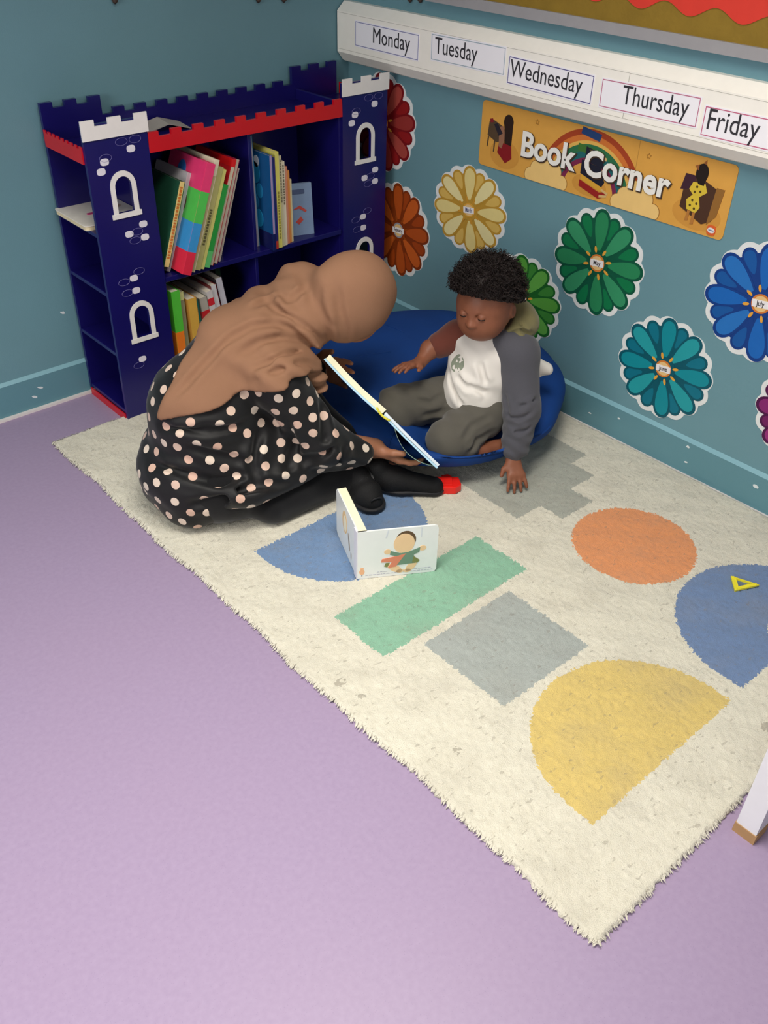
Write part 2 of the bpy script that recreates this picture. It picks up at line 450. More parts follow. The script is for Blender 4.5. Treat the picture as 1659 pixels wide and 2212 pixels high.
for sx_, sy_, sr in ((-1.345, -1.60, .012), (-1.335, -1.66, .009), (-1.28, -1.905, .011), (-.72, -2.30, .02), (-.79, -2.345, .014), (-.61, -2.33, .016)):
    col = B.mix(B.math('MULTIPLY', B.math('MULTIPLY', circ(sx_, sy_, sr), B.math('GREATER_THAN', cn.outputs['Fac'], .45)), .5), col, lin((120, 112, 98)))
B.l.new(col, p.inputs['Base Color'])
nb = B.new('ShaderNodeTexNoise'); nb.inputs['Scale'].default_value = 420; nb.inputs['Detail'].default_value = 3; B.l.new(tc.outputs['Object'], nb.inputs['Vector'])
bp = B.new('ShaderNodeBump'); bp.inputs['Strength'].default_value = .7; bp.inputs['Distance'].default_value = .004
B.l.new(nb.outputs['Fac'], bp.inputs['Height']); B.l.new(bp.outputs[0], p.inputs['Normal'])
M_rug = m
def make_rug():
    nx, ny = 280, 420
    xs = np.linspace(RX0, RX1, nx); ys = np.linspace(RY0, RY1, ny)
    X, Y = np.meshgrid(xs, ys, indexing='ij')
    Z = .011+rng.normal(0, .0011, X.shape)
    # low frequency undulation of the pile
    Z += .0012*np.sin(X*23+Y*9)*np.sin(Y*31-X*7)+.0008*np.sin(X*61+Y*47)
    wave = .004*np.sin(Y*9)+.003*np.sin(Y*23+1); edge = np.minimum(np.minimum(X-RX0, RX1-X), np.minimum(Y-RY0, RY1-Y))
    X = X+wave*np.clip(1-(X-RX0)/.2, 0, 1)+np.where(edge < .001, rng.normal(0, .0025, X.shape), rng.normal(0, .0006, X.shape))
    Y = Y+np.where(edge < .001, rng.normal(0, .0025, X.shape), 0)
    X = np.minimum(X, RX1)
    Z = np.where(edge < .001, .006, Z)
    P = np.stack([X, Y, Z], -1).reshape(-1, 3)
    i = np.arange(nx-1)[:, None]; j = np.arange(ny-1)[None, :]
    a_ = (i*ny+j).ravel(); F = np.stack([a_, a_+ny, a_+ny+1, a_+1], 1)
    # skirt
    ring = [i*ny for i in range(nx)]+[(nx-1)*ny+j for j in range(1, ny)]+[i*ny+ny-1 for i in range(nx-2, -1, -1)]+[j for j in range(ny-2, 0, -1)]
    n0 = len(P); low = P[ring].copy(); low[:, 2] = .0005; P = np.concatenate([P, low]); k = len(ring)
    r_ = np.array(ring); t = np.arange(k); F2 = np.stack([r_, n0+t, n0+(t+1) % k, r_[(t+1) % k]], 1)
    root = empty('rug', (0, 0, 0), 'cream low pile rug with blue, green, grey, yellow and orange shapes on lavender floor', 'rug')
    npmesh('pile', P, np.concatenate([F, F2]), M_rug, root)
    # loose tufts standing out along the two open edges
    g = G()
    for _ in range(1500):
        if random.random() < .62: x = RX0+random.uniform(-.003, .004); y = random.uniform(RY0, RY1); d = Vector((-1, random.uniform(-.7, .7), 0))
        elif random.random() < .6: x = random.uniform(RX0, RX1); y = RY0+random.uniform(-.003, .004); d = Vector((random.uniform(-.7, .7), -1, 0))
        else: x = random.uniform(RX0, -1.12); y = RY1-random.uniform(-.002, .004); d = Vector((random.uniform(-.7, .7), 1, 0))
        x += .004*math.sin(y*9)+.003*math.sin(y*23+1) if x < RX0+.01 else 0
        d.normalize(); L = random.uniform(.004, .010); s_ = Vector((-d.y, d.x, 0))*.0022; p0 = Vector((x, y, random.uniform(.006, .011)))
        g.add([p0-s_, p0+s_, p0+d*L+Vector((0, 0, -.004)), p0-d*.004+Vector((0, 0, .002))], [(0, 1, 2), (0, 2, 3), (1, 3, 2)])
    e_ = g.obj('edge_tufts', M_rug, root); e_['kind'] = 'stuff'
make_rug()

# ================================================================== CASTLE BOOKCASE
M_navy = mat('navy_gloss_board', (22, 18, 92), .28, .05, 8, spec=.5)
M_red = mat('red_gloss_board', (196, 16, 30), .32, .05, 8, spec=.5)
M_white = mat('white_gloss_board', (232, 229, 226), .35, .03)
M_mark = mat('white_brick_mark', (226, 222, 232), .5)
M_line = mat('lilac_outline_mark', (96, 92, 150), .5)
BX0, BX1, BYF, BYB = -1.142, -.055, -.270, -.015
def crenel(x0, x1, zb, zt, n, notch, first=True):
    """outline with n merlons (top edge) between x0 and x1"""
    pts = [(x0, zb), (x1, zb)]; k = 2*n-1; w = (x1-x0)/k
    up = []
    for i in range(k):
        a_, b_ = x0+i*w, x0+(i+1)*w; h = zt if i % 2 == 0 else zt-notch
        up += [(a_, h), (b_, h)]
    return pts+up[::-1]
XZ = lambda x, y, z: (x, -z, y)        # polygon (x, height) extruded along -y ; z0/z1 given as -y
YZ = lambda x, y, z: (z, x, y)         # polygon (y, height) extruded along x
def bookcase():
    root = empty('castle_bookcase', (-.6, -.14, 0), 'navy castle-shaped bookcase with red battlements and two white-topped towers', 'bookcase')
    P = dict(parent=root, world=True)
    # back panel with towers
    pts = [(BX0, .02), (BX1-.02, .02)]
    top = []
    def cren(x0, x1, zt, n):
        k = 2*n-1; w = (x1-x0)/k; o = []
        for i in range(k):
            h = zt if i % 2 == 0 else zt-.016
            o += [(x0+i*w, h), (x0+(i+1)*w, h)]
        return o
    top += cren(BX0, -.958, .918, 3)
    k = 19; w = (-.265+.958)/k
    for i in range(k): h = .864 if i % 2 == 0 else .880; top += [(-.958+i*w, h), (-.958+(i+1)*w, h)]
    top += cren(-.265, BX1-.02, .918, 3)
    G().prism(pts+top[::-1], -BYB-.001, -BYB+.012, mm=XZ).obj('back_panel', M_navy, **P)
    yb = BYB-.012
    # front tower panels with arched openings
    for x0 in (BX0, -.247):
        cxm = x0+.097
        holes = []
        for zt, zb in ((.757, .658), (.371, .272)):
            w_ = .026
            hole = [(cxm-w_, zb), (cxm+w_, zb)]+[(cxm+w_*math.cos(t), zt-w_+w_*1.1*math.sin(t)) for t in np.linspace(0, PI, 11)]
            holes.append(hole)
        x1 = x0+.192
        tp = G().prism([(x0, .0), (x1, .0), (x1, .905), (x0, .905)], -BYF-.012, -BYF, mm=XZ, holes=holes).obj('tower_panel', M_navy, **P)
        for zt, zb in ((.757, .658), (.371, .272)):
            w_ = .026; f_ = .014
            g = G()
            inner = [(cxm-w_, zb), (cxm-w_, zt-w_)]+[(cxm-w_*math.cos(t), zt-w_+w_*1.1*math.sin(t)) for t in np.linspace(0, PI, 13)][1:]+[(cxm+w_, zb)]
            outer = [(cxm-w_-f_, zb), (cxm-w_-f_, zt-w_)]+[(cxm-(w_+f_)*math.cos(t), zt-w_+(w_+f_)*1.1*math.sin(t)) for t in np.linspace(0, PI, 13)][1:]+[(cxm+w_+f_, zb)]
            g.prism(outer+inner[::-1], -BYF, -BYF+.003, mm=XZ)
            g.prism([(cxm-w_-.020, zb-.013), (cxm+w_+.020, zb-.013), (cxm+w_+.020, zb+.001), (cxm-w_-.020, zb+.001)], -BYF, -BYF+.004, mm=XZ)
            tag(g.obj('window_frame', M_white, **P), 'white arched window frame')
        G().prism(crenel(x0-.003, x1+.003, .866, .918, 3, .017), -BYF, -BYF+.005, mm=XZ).obj('battlement_crown', M_white, **P)
        d = x0+1.142
        for cx_, cz in ((-1.006, .828), (-1.090, .805), (-1.104, .781), (-.999, .615), (-1.047, .595), (-.999, .576), (-1.053, .463), (-1.051, .424), (-1.063, .200)):
            G().prism([(cx_+d+.013*math.copysign(abs(math.cos(t))**.7, math.cos(t)), cz+.0095*math.copysign(abs(math.sin(t))**.7, math.sin(t))) for t in np.linspace(0, 2*PI, 18)[:-1]], -BYF, -BYF+.0012, mm=XZ).obj('brick_mark', M_mark, **P)
        for cx_, cz in ((-1.032, .850), (-.990, .851), (-1.021, .597), (-1.031, .573), (-1.033, .480), (-1.086, .458), (-1.080, .423), (-1.078, .183), (-1.085, .815)):
            pp = [(cx_+d+.018*math.cos(t), cz+.010*math.sin(t), -BYF+.0008) for t in np.linspace(0, 2*PI, 21)]
            g = G(); g.add(*tube([XZ(*q) for q in pp], .0008, 4, False)); g.obj('brick_outline', M_line, **P)
    # boards
    def board(name, x0, x1, y0, y1, z0, z1, m_=M_navy):
        return G().box(x0, x1, y0, y1, z0, z1).obj(name, m_, bevel=.0012, bseg=1, **P)
    fy = BYF+.012
    board('top_board', -.954, -.247, fy, yb, .806, .818); 
    for x in (-.960, -.253): board('side_panel', x, x+.012, fy, yb, .02, .850)
    board('divider', -.606, -.594, fy+.006, yb, .437, .806)
    board('divider', -.606, -.594, fy+.006, yb, .097, .425)
    board('shelf', -.948, -.253, BYF+.002, yb, .421, .437)
    board('shelf', -.948, -.253, BYF+.002, yb, .081, .097)
    board('kickboard', -.948, -.253, fy, fy+.012, .0, .081, M_red)
    for x0, x1 in ((BX0, -.960), (-.241, BX1-.006)):
        for z in (.808, .605, .427, .232, .032): board('shelf', x0+.001, x1, fy, yb, z-.006, z+.006)
    # red side aprons and skirting
    for xa, xb in ((BX0-.004, BX0), (BX1-.010, BX1-.006)):
        pts = []
        n = 9; k = 2*n-1; w = (yb-fy)/k
        for i in range(k): h = .850 if i % 2 == 0 else .843; pts += [(fy+i*w, h), (fy+(i+1)*w, h)]
        G().prism([(fy, .804), (yb, .804)]+pts[::-1], xa, xb, mm=YZ).obj('side_apron', M_red, **P)
        G().prism([(fy, 0), (yb, 0), (yb, .024), (fy, .024)], xa, xb, mm=YZ).obj('side_skirting', M_red, **P)
    # front apron
    pts = []; n = 10; k = 2*n-1; w = (-.247+.950)/k
    for i in range(k):
        h = .861 if i % 2 == 0 else .846; a_ = -.950+i*w
        pts += [(a_+(.002 if i % 2 == 0 else -.002), h), (a_+w-(.002 if i % 2 == 0 else -.002), h)]
    G().prism([(-.950, .806), (-.247, .806)]+pts[::-1], -BYF-.010, -BYF, mm=XZ).obj('front_apron', M_red, **P)
bookcase()

# ================================================================== BOOKS
M_page = mat('book_pages', (222, 214, 196), .8, .05, 200)
def cmat(rgb, rough=.35): return mat('book_cover_%d_%d_%d' % rgb, rgb, rough, .05, 40, spec=.5)
books_n = 0
def book(loc, lean, w, h, d, cov, spine=None, label='', group=None, bands=None, yaw=0, spots=None, pages_right=False):
    """loc = bottom left front corner of the spine; stands on a shelf, spine facing -y; lean>0 tips the top to the right"""
    R = Matrix.Rotation(lean, 3, 'Y') @ Matrix.Rotation(yaw, 3, 'Z')
    e = empty('picture_book', loc, label, 'book', group, R)
    t = min(.0022, w*.22)
    g = G(); M_ = [cmat(cov), cmat(spine or cov)]
    g.box(0, t, 0, d, 0, h, 0); g.box(w-t, w, 0, d, 0, h, 0); g.box(t, w-t, 0, t, 0, h, 1)
    g.obj('cover', M_, e)
    G().box(t, w-t, t, d-.004, .003, h-.003).obj('pages', M_page, e)
    if bands:
        for z0, z1, rgb in bands:
            G().box(.0005, w-.0005, -.0006, 0, z0*h, z1*h).box(-.0005, 0, 0, d, z0*h, z1*h).obj('colour_band', cmat(rgb), e)
    if spots:
        for yy, zz_, r_, rgb in spots:
            G().prism(ellipse(yy*d, zz_*h, r_, r_*1.3), -.0012, -.0004, mm=YZ).obj('cover_picture', cmat(rgb), e)
    return e
def lettering(e, w, h, rgb, z0=.2, z1=.8):
    g = G(); z = z0*h
    while z < z1*h:
        L = random.uniform(.004, .009); g.box(w*.3, w*.7, -.0012, -.0004, z, z+L); z += L+.003
    g.obj('spine_marking', cmat(rgb), e)
GU = 'picture books leaning on the upper left shelf'; zs = .4375
th = .40
# leaning row, upper left compartment
b = book((-.9455, -.262, .470), .34, .020, .255, .19, (34, 80, 60), (226, 204, 132), 'cream spined book with orange lettering, leftmost on the upper shelf', GU); lettering(b, .020, .255, (206, 116, 50), .1, .95)
L_ = [  # x, y, lean, w, h, d, cover, spine, label, bands, spots
 (-.924, -.236, .37, .013, .300, .18, (196, 194, 198), (186, 184, 188), 'pale grey thin book standing left of the colour-block book', None, None),
 (-.907, -.302, .37, .031, .335, .20, (236, 70, 120), (226, 74, 118), 'thick book with pink, green, blue and red colour blocks, leaning on the shelf', [(0, .21, (224, 46, 72)), (.21, .47, (60, 150, 214)), (.47, .75, (84, 196, 84)), (.75, 1, (232, 62, 118))], [(.5, .34, .030, (84, 100, 52)), (.45, .60, .030, (84, 52, 44)), (.6, .86, .022, (48, 120, 200))]),
 (-.873, -.288, .37, .018, .340, .21, (226, 216, 190), (196, 184, 140), 'cream book right of the colour-block book', [(.86, 1, (232, 222, 196))], None),
 (-.853, -.286, .37, .020, .315, .21, (176, 172, 106), (178, 174, 112), 'olive green book with dark spine lettering on upper shelf', None, None),
 (-.831, -.284, .37, .012, .305, .21, (206, 206, 120), (208, 204, 118), 'thin yellow-green spined book on upper shelf', None, None),
 (-.816, -.284, .37, .018, .255, .19, (46, 152, 66), (44, 150, 62), 'bright green spined book, shorter, on upper shelf', [(0, .2, (96, 188, 110))], None),
 (-.795, -.275, .36, .016, .325, .20, (196, 30, 40), (206, 196, 172), 'beige spined book with red top cover on upper shelf', [(.93, 1, (214, 24, 28))], None),
 (-.776, -.270, .35, .016, .320, .21, (150, 30, 70), (196, 184, 166), 'beige spined book with dark pink cover leaning on upper shelf', None, None),
 (-.757, -.262, .34, .012, .290, .20, (198, 188, 176), (190, 176, 162), 'pale fawn book, rightmost leaning one before the divider', None, None)]
for x, y, ln, w, h, d, cv, spn, lb, bd, st in L_:
    z0 = zs
    b = book((x, y, z0+w*math.sin(ln)), ln, w, h, d, cv, spn, lb, GU, bd, spots=st)
    if 'olive' in lb: lettering(b, w, h, (96, 92, 60), .25, .6)
    if 'colour-block book' in lb and 'thick' in lb:
        G().box(.003, w-.003, -.0014, -.0006, .03, .075).obj('white_label', cmat((214, 206, 214)), b)
        G().box(.008, w-.008, -.0020, -.0014, .04, .066).obj('label_block', cmat((110, 96, 100)), b)
book((-.716, -.215, zs), .12, .008, .20, .16, (206, 208, 206), None, 'thin white book standing behind the leaning row', GU)
# upper right compartment
GR = 'picture books standing on the upper right shelf'
Rr = [
 (-.582, -.225, -.015, .016, .350, .20, (30, 110, 150), (160, 156, 166), 'tall teal blue book at the back left of the right shelf', None, None),
 (-.556, -.288, .0, .012, .300, .20, (20, 84, 140), (164, 140, 180), 'dark blue bubble covered book with lilac spine, leftmost on right shelf', [(0.0, .18, (20, 26, 84))], [(.35, .30, .022, (38, 150, 206)), (.45, .47, .020, (32, 120, 176)), (.3, .60, .018, (34, 130, 184)), (.4, .78, .026, (30, 128, 178)), (.35, .90, .014, (206, 214, 226)), (.85, .28, .008, (196, 170, 80))]),
 (-.541, -.282, .0, .010, .290, .20, (60, 50, 140), (38, 34, 110), 'navy spined book with a red foot on right shelf', [(0, .09, (206, 60, 44))], None),
 (-.528, -.280, .0, .014, .305, .20, (222, 214, 110), (214, 206, 104), 'yellow spined book with small lettering on right shelf', None, None),
 (-.511, -.276, .0, .010, .290, .19, (196, 190, 160), (204, 196, 156), 'pale straw book with speckled spine on right shelf', None, None),
 (-.499, -.272, .0, .012, .270, .19, (226, 218, 196), (224, 214, 190), 'cream book beside the straw one on right shelf', None, None),
 (-.485, -.266, .0, .012, .250, .18, (222, 130, 96), (218, 148, 122), 'peach spined book on right shelf', None, None),
 (-.471, -.262, .0, .009, .235, .18, (224, 140, 60), (222, 146, 76), 'thin orange book on right shelf', None, None),
 (-.461, -.258, .0, .009, .205, .17, (226, 214, 170), (222, 206, 160), 'thin cream yellow book, last before the blue card book', None, None)]
for x, y, ln, w, h, d, cv, spn, lb, bd, st in Rr:
    b = book((x, y, zs), ln, w, h, d, cv, spn, lb, GR, bd, spots=st)
    if 'yellow spined' in lb: lettering(b, w, h, (150, 140, 60), .1, .6)
    if 'straw' in lb: lettering(b, w, h, (120, 110, 90), .5, .95)
# blue card book facing the room
e = empty('card_book', (-.405, -.225, zs), 'pale blue card book with a red picture, cover facing out on right shelf', 'book', GR, Matrix.Rotation(-.30, 3, 'Z') @ Matrix.Rotation(-.12, 3, 'X'))
G().box(-.046, .056, 0, .004, 0, .168).box(-.046, .056, .012, .016, 0, .168).obj('cover', cmat((122, 144, 176)), e)
G().box(-.044, .052, .004, .012, .003, .165).obj('pages', M_page, e)
g = G()
g.prism([(-.016, .085), (.010, .098), (.034, .080), (.030, .074), (.008, .088)], .0002, .0012, mm=lambda x, y, z: (x, -z, y))
g.prism([(-.008, .045), (.012, .062), (.020, .050), (.004, .036)], .0002, .0012, mm=lambda x, y, z: (x, -z, y)); g.obj('cover_picture', cmat((190, 70, 60)), e)
G().prism(rrect(-.034, .030, .135, .150, .004), .0002, .0012, mm=lambda x, y, z: (x, -z, y)).obj('cover_marking', cmat((70, 84, 120)), e)
# lower left compartment (row leaning back to the left)
GL = 'picture books on the lower shelf behind the woman'
zl = .0975
Ll = [
 (-.944, -.262, .0, .030, .285, .20, (86, 196, 60), (84, 190, 62), 'green and orange spined book, leftmost on lower shelf', [(0, .52, (232, 122, 36))]),
 (-.911, -.255, .0, .014, .275, .20, (150, 148, 116), (146, 140, 110), 'thin olive grey book beside the green and orange one', [(.9, 1, (206, 206, 140))]),
 (-.893, -.235, .0, .006, .260, .20, (46, 40, 26), (60, 50, 26), 'very thin dark book on lower shelf', None),
 (-.884, -.262, -.03, .034, .245, .19, (196, 140, 60), (214, 168, 72), 'mustard yellow book with a brown picture on lower shelf', [(0, .3, (206, 176, 84))]),
 (-.846, -.240, -.06, .026, .225, .18, (40, 120, 100), (36, 118, 110), 'teal green book on lower shelf by the mustard one', [(0, .12, (180, 206, 190))]),
 (-.818, -.250, -.10, .030, .230, .18, (120, 120, 110), (176, 170, 160), 'grey white book with red spine mark on lower shelf', [(.55, .8, (196, 40, 44))]),
 (-.784, -.250, -.12, .024, .245, .18, (186, 182, 180), (206, 200, 200), 'white spined book with red stripe on lower shelf', [(.80, .9, (200, 40, 48))]),
 (-.756, -.245, -.14, .022, .260, .18, (110, 30, 34), (212, 210, 214), 'white spined book with dark red cover on lower shelf', None),
 (-.728, -.240, -.15, .026, .275, .18, (44, 36, 40), (196, 194, 206), 'pale lilac spined book on lower shelf', None),
 (-.686, -.120, -.03, .020, .290, .09, (50, 78, 40), (58, 84, 44), 'dark green book at the back right of lower shelf', None)]
for x, y, ln, w, h, d, cv, spn, lb, bd in Ll:
    dz = w*math.sin(-ln) if ln < 0 else 0
    book((x+.012, y, zl+max(0, w*math.sin(abs(ln)))*(1 if ln < 0 else 0)), ln, w, h, d, cv, spn, lb, GL, bd)
# opened board book lying on the side shelf and sticking out
e = empty('board_book', (-1.052, -.135, .6112), 'white board book with pink picture lying on the side shelf of the bookcase', 'book', None, Matrix.Rotation(0, 3, 'Z'))
g = G()
g.prism(rrect(-.100, .090, -.085, .115, .012), 0, .012); g.obj('pages', mat('cream_page_block', (222, 208, 170), .6), e)
G().prism(rrect(-.102, .090, -.087, .117, .012), .012, .0145).obj('cover', mat('cream_book_cover', (232, 226, 214), .4), e)
G().prism(rrect(-.050, -.022, .000, .016, .006), .0145, .0152).obj('pink_picture', cmat((206, 70, 126)), e)
G().prism(ellipse(.04, .03, .03, .02), .0145, .0151).obj('tan_picture', cmat((206, 176, 150)), e)
# book lying on the top board, pages up like a low tent
SC_ = .68
e = empty('open_book', (-.800, -.095, .8185), 'small open book face down on top of the bookcase behind the battlement', 'book', None, Matrix.Rotation(-.15, 3, 'Z'))
g = G(); s_ = .16
g.add([(-.11, -.07, 0), (0, -.07, .028), (0, .07, .028), (-.11, .07, 0), (-.11, -.07, .003), (0, -.07, .031), (0, .07, .031), (-.11, .07, .003)], [(0, 1, 2, 3)[::-1], (4, 5, 6, 7), (0, 1, 5, 4), (3, 7, 6, 2), (0, 4, 7, 3), (1, 2, 6, 5)])
g.add([(0, -.07, .028), (.10, -.07, 0), (.10, .07, 0), (0, .07, .028), (0, -.07, .031), (.10, -.07, .003), (.10, .07, .003), (0, .07, .031)], [(0, 1, 2, 3)[::-1], (4, 5, 6, 7), (0, 1, 5, 4), (3, 7, 6, 2), (0, 4, 7, 3), (1, 2, 6, 5)])
g.V = [(x*SC_, y*SC_, z*SC_) for x, y, z in g.V]
g.obj('cover', mat('pale_tent_book', (170, 162, 154), .5), e)

# ================================================================== RIGHT WALL
M_pvc = mat('cream_plastic_trunking', (250, 246, 236), .4, .02)
M_pvcl = mat('trunking_joint_line', (170, 164, 152), .5)
def trunking():
    e = empty('wall_trunking', (0, -.005, 1.0), 'long white plastic wall trunking carrying the weekday cards', 'trunking', rot=RW)
    prof = [(0, -.097), (.026, -.088), (.052, -.058), (.052, .067), (.022, .094), (0, .094)]   # (out, up)
    g = G(); L = 3.2
    V = [(0, y, z) for z, y in prof]+[(L, y, z) for z, y in prof]; n = len(prof)
    g.add(V, [tuple(range(n)), tuple(range(2*n-1, n-1, -1))]+[(i, i+n, (i+1) % n+n, (i+1) % n) for i in range(n)])
    g.obj('casing', M_pvc, e)
    g = G()
    for y in (.062, -.048): g.box(0, L, y, y+.0008, .052, .0524)
    g.box(1.20, 1.2012, -.048, .062, .052, .0524)
    g.obj('joint_line', M_pvcl, e)
trunking()
M_card = mat('white_card', (247, 245, 250), .45, .01)
M_ink = mat('dark_grey_ink', (52, 50, 56), .6)
def daycard(word, u0, u1, z0, z1, rot, edge, tx, size, sx, label):
    """u = distance along the wall from the corner"""
    w, h = u1-u0, z1-z0
    e = empty('day_card', (-.0522, -(u0+u1)/2, (z0+z1)/2), label, 'card', 'weekday cards on the trunking', RW @ Matrix.Rotation(rot, 3, 'Z'))
    G().prism(rrect(-w/2, w/2, -h/2, h/2, .003), 0, .0008).obj('card', M_card, e)
    g = G(); t = .0022; k = .0035
    x0, x1, y0, y1 = -w/2+k, w/2-k, -h/2+k, h/2-k
    g.prism([(x0, y0), (x1, y0), (x1, y1), (x0, y1)], .0008, .0011, holes=[[(x0+t, y0+t), (x1-t, y0+t), (x1-t, y1-t), (x0+t, y1-t)]])
    g.obj('border', mat('card_border_%d_%d_%d' % edge, edge, .5), e)
    V, F = text_geo(word, size, 0, 'LEFT', .0002, sx)
    G().add([(x+tx-w/2, y-size*.24, z+.0012) for x, y, z in V], F).obj('day_name', M_ink, e)
daycard('Monday', .098, .412, .970, 1.049, -.002, (128, 128, 176), .090, .066, .86, 'Monday card with blue border, first on the white trunking')
daycard('Tuesday', .464, .776, .984, 1.062, .012, (160, 178, 190), .018, .066, .82, 'Tuesday card with pale blue border on the white trunking')
daycard('Wednesday', .786, 1.098, .966, 1.043, -.012, (84, 76, 140), .010, .066, .84, 'Wednesday card with purple blue border on the white trunking')
daycard('Thursday', 1.121, 1.428, .967, 1.042, .016, (190, 110, 140), .072, .066, .82, 'Thursday card with thin pink border on the white trunking')
daycard('Friday', 1.439, 1.745, .957, 1.031, .012, (196, 96, 130), .012, .070, .84, 'Friday card with pink border, cut by the photo edge')

# pinboard above
e = empty('pinboard', (0, -1.35, 1.136), 'wall pinboard with mustard backing paper, grey frame and red scalloped border', 'pinboard', rot=RW)
w0, w1 = -.95, 1.1
G().box(w0, w1, .026, 1.2, 0, .010).obj('backing_paper', mat('mustard_backing', (142, 114, 40), .8, .12, 14, .3, 90), e)
g = G(); g.box(w0-.004, w1, 0, .028, 0, .020); g.box(w0-.004, w0+.022, .028, 1.2, 0, .020); g.obj('frame', mat('grey_aluminium_frame', (158, 156, 158), .4, .03), e)
def scal(z0, z1, lo):
    pts = []
    n = 220; x0_, x1_ = w0+.03, w1
    for i in range(n+1):
        x = x0_+(x1_-x0_)*i/n; uu = (x+1.35)/.145
        pts.append((x, lo+.013*math.cos(2*PI*(uu-.603))))
    pts += [(x1_, lo+.05), (x0_, lo+.05)]
    return G().prism(pts, z0, z1)
scal(.010, .0125, .081).obj('scalloped_border', mat('red_border_card', (222, 62, 48), .6, .03), e)
e = empty('wall_fixings', (0, -.34, 1.13), None, None, rot=RW)
bpy.data.objects.remove(e)
M_dk = mat('dark_brown_blob', (70, 56, 50), .6)
for (wall, u, z, lb) in (('B', -.861, 1.150, 'small dark fixing on the left wall, leftmost at the top edge'), ('B', -.371, 1.118, 'small dark fixing on the back wall, left one of a pair'), ('B', -.273, 1.112, 'small dark fixing on the back wall, right one of a pair'), ('R', .315, 1.128, 'small dark fixing above the trunking beside the corner'), ('R', .362, 1.132, 'small dark fixing above the trunking, nearer the pinboard')):
    g = G(); V, F = tube([(0, .012, 0), (0, .008, .006), (0, 0, .010), (0, -.004, .006)], [.007, .008, .008, .005], 10); g.add(V, F)
    o = g.obj('wall_fixing', M_dk, smooth=True)
    o.matrix_world = Matrix.Translation((u, 0, z) if wall == 'B' else (0, -u, z)) @ (BW if wall == 'B' else RW).to_4x4()
    tag(o, lb, 'fixing', 'dark fixings at the top of the walls')

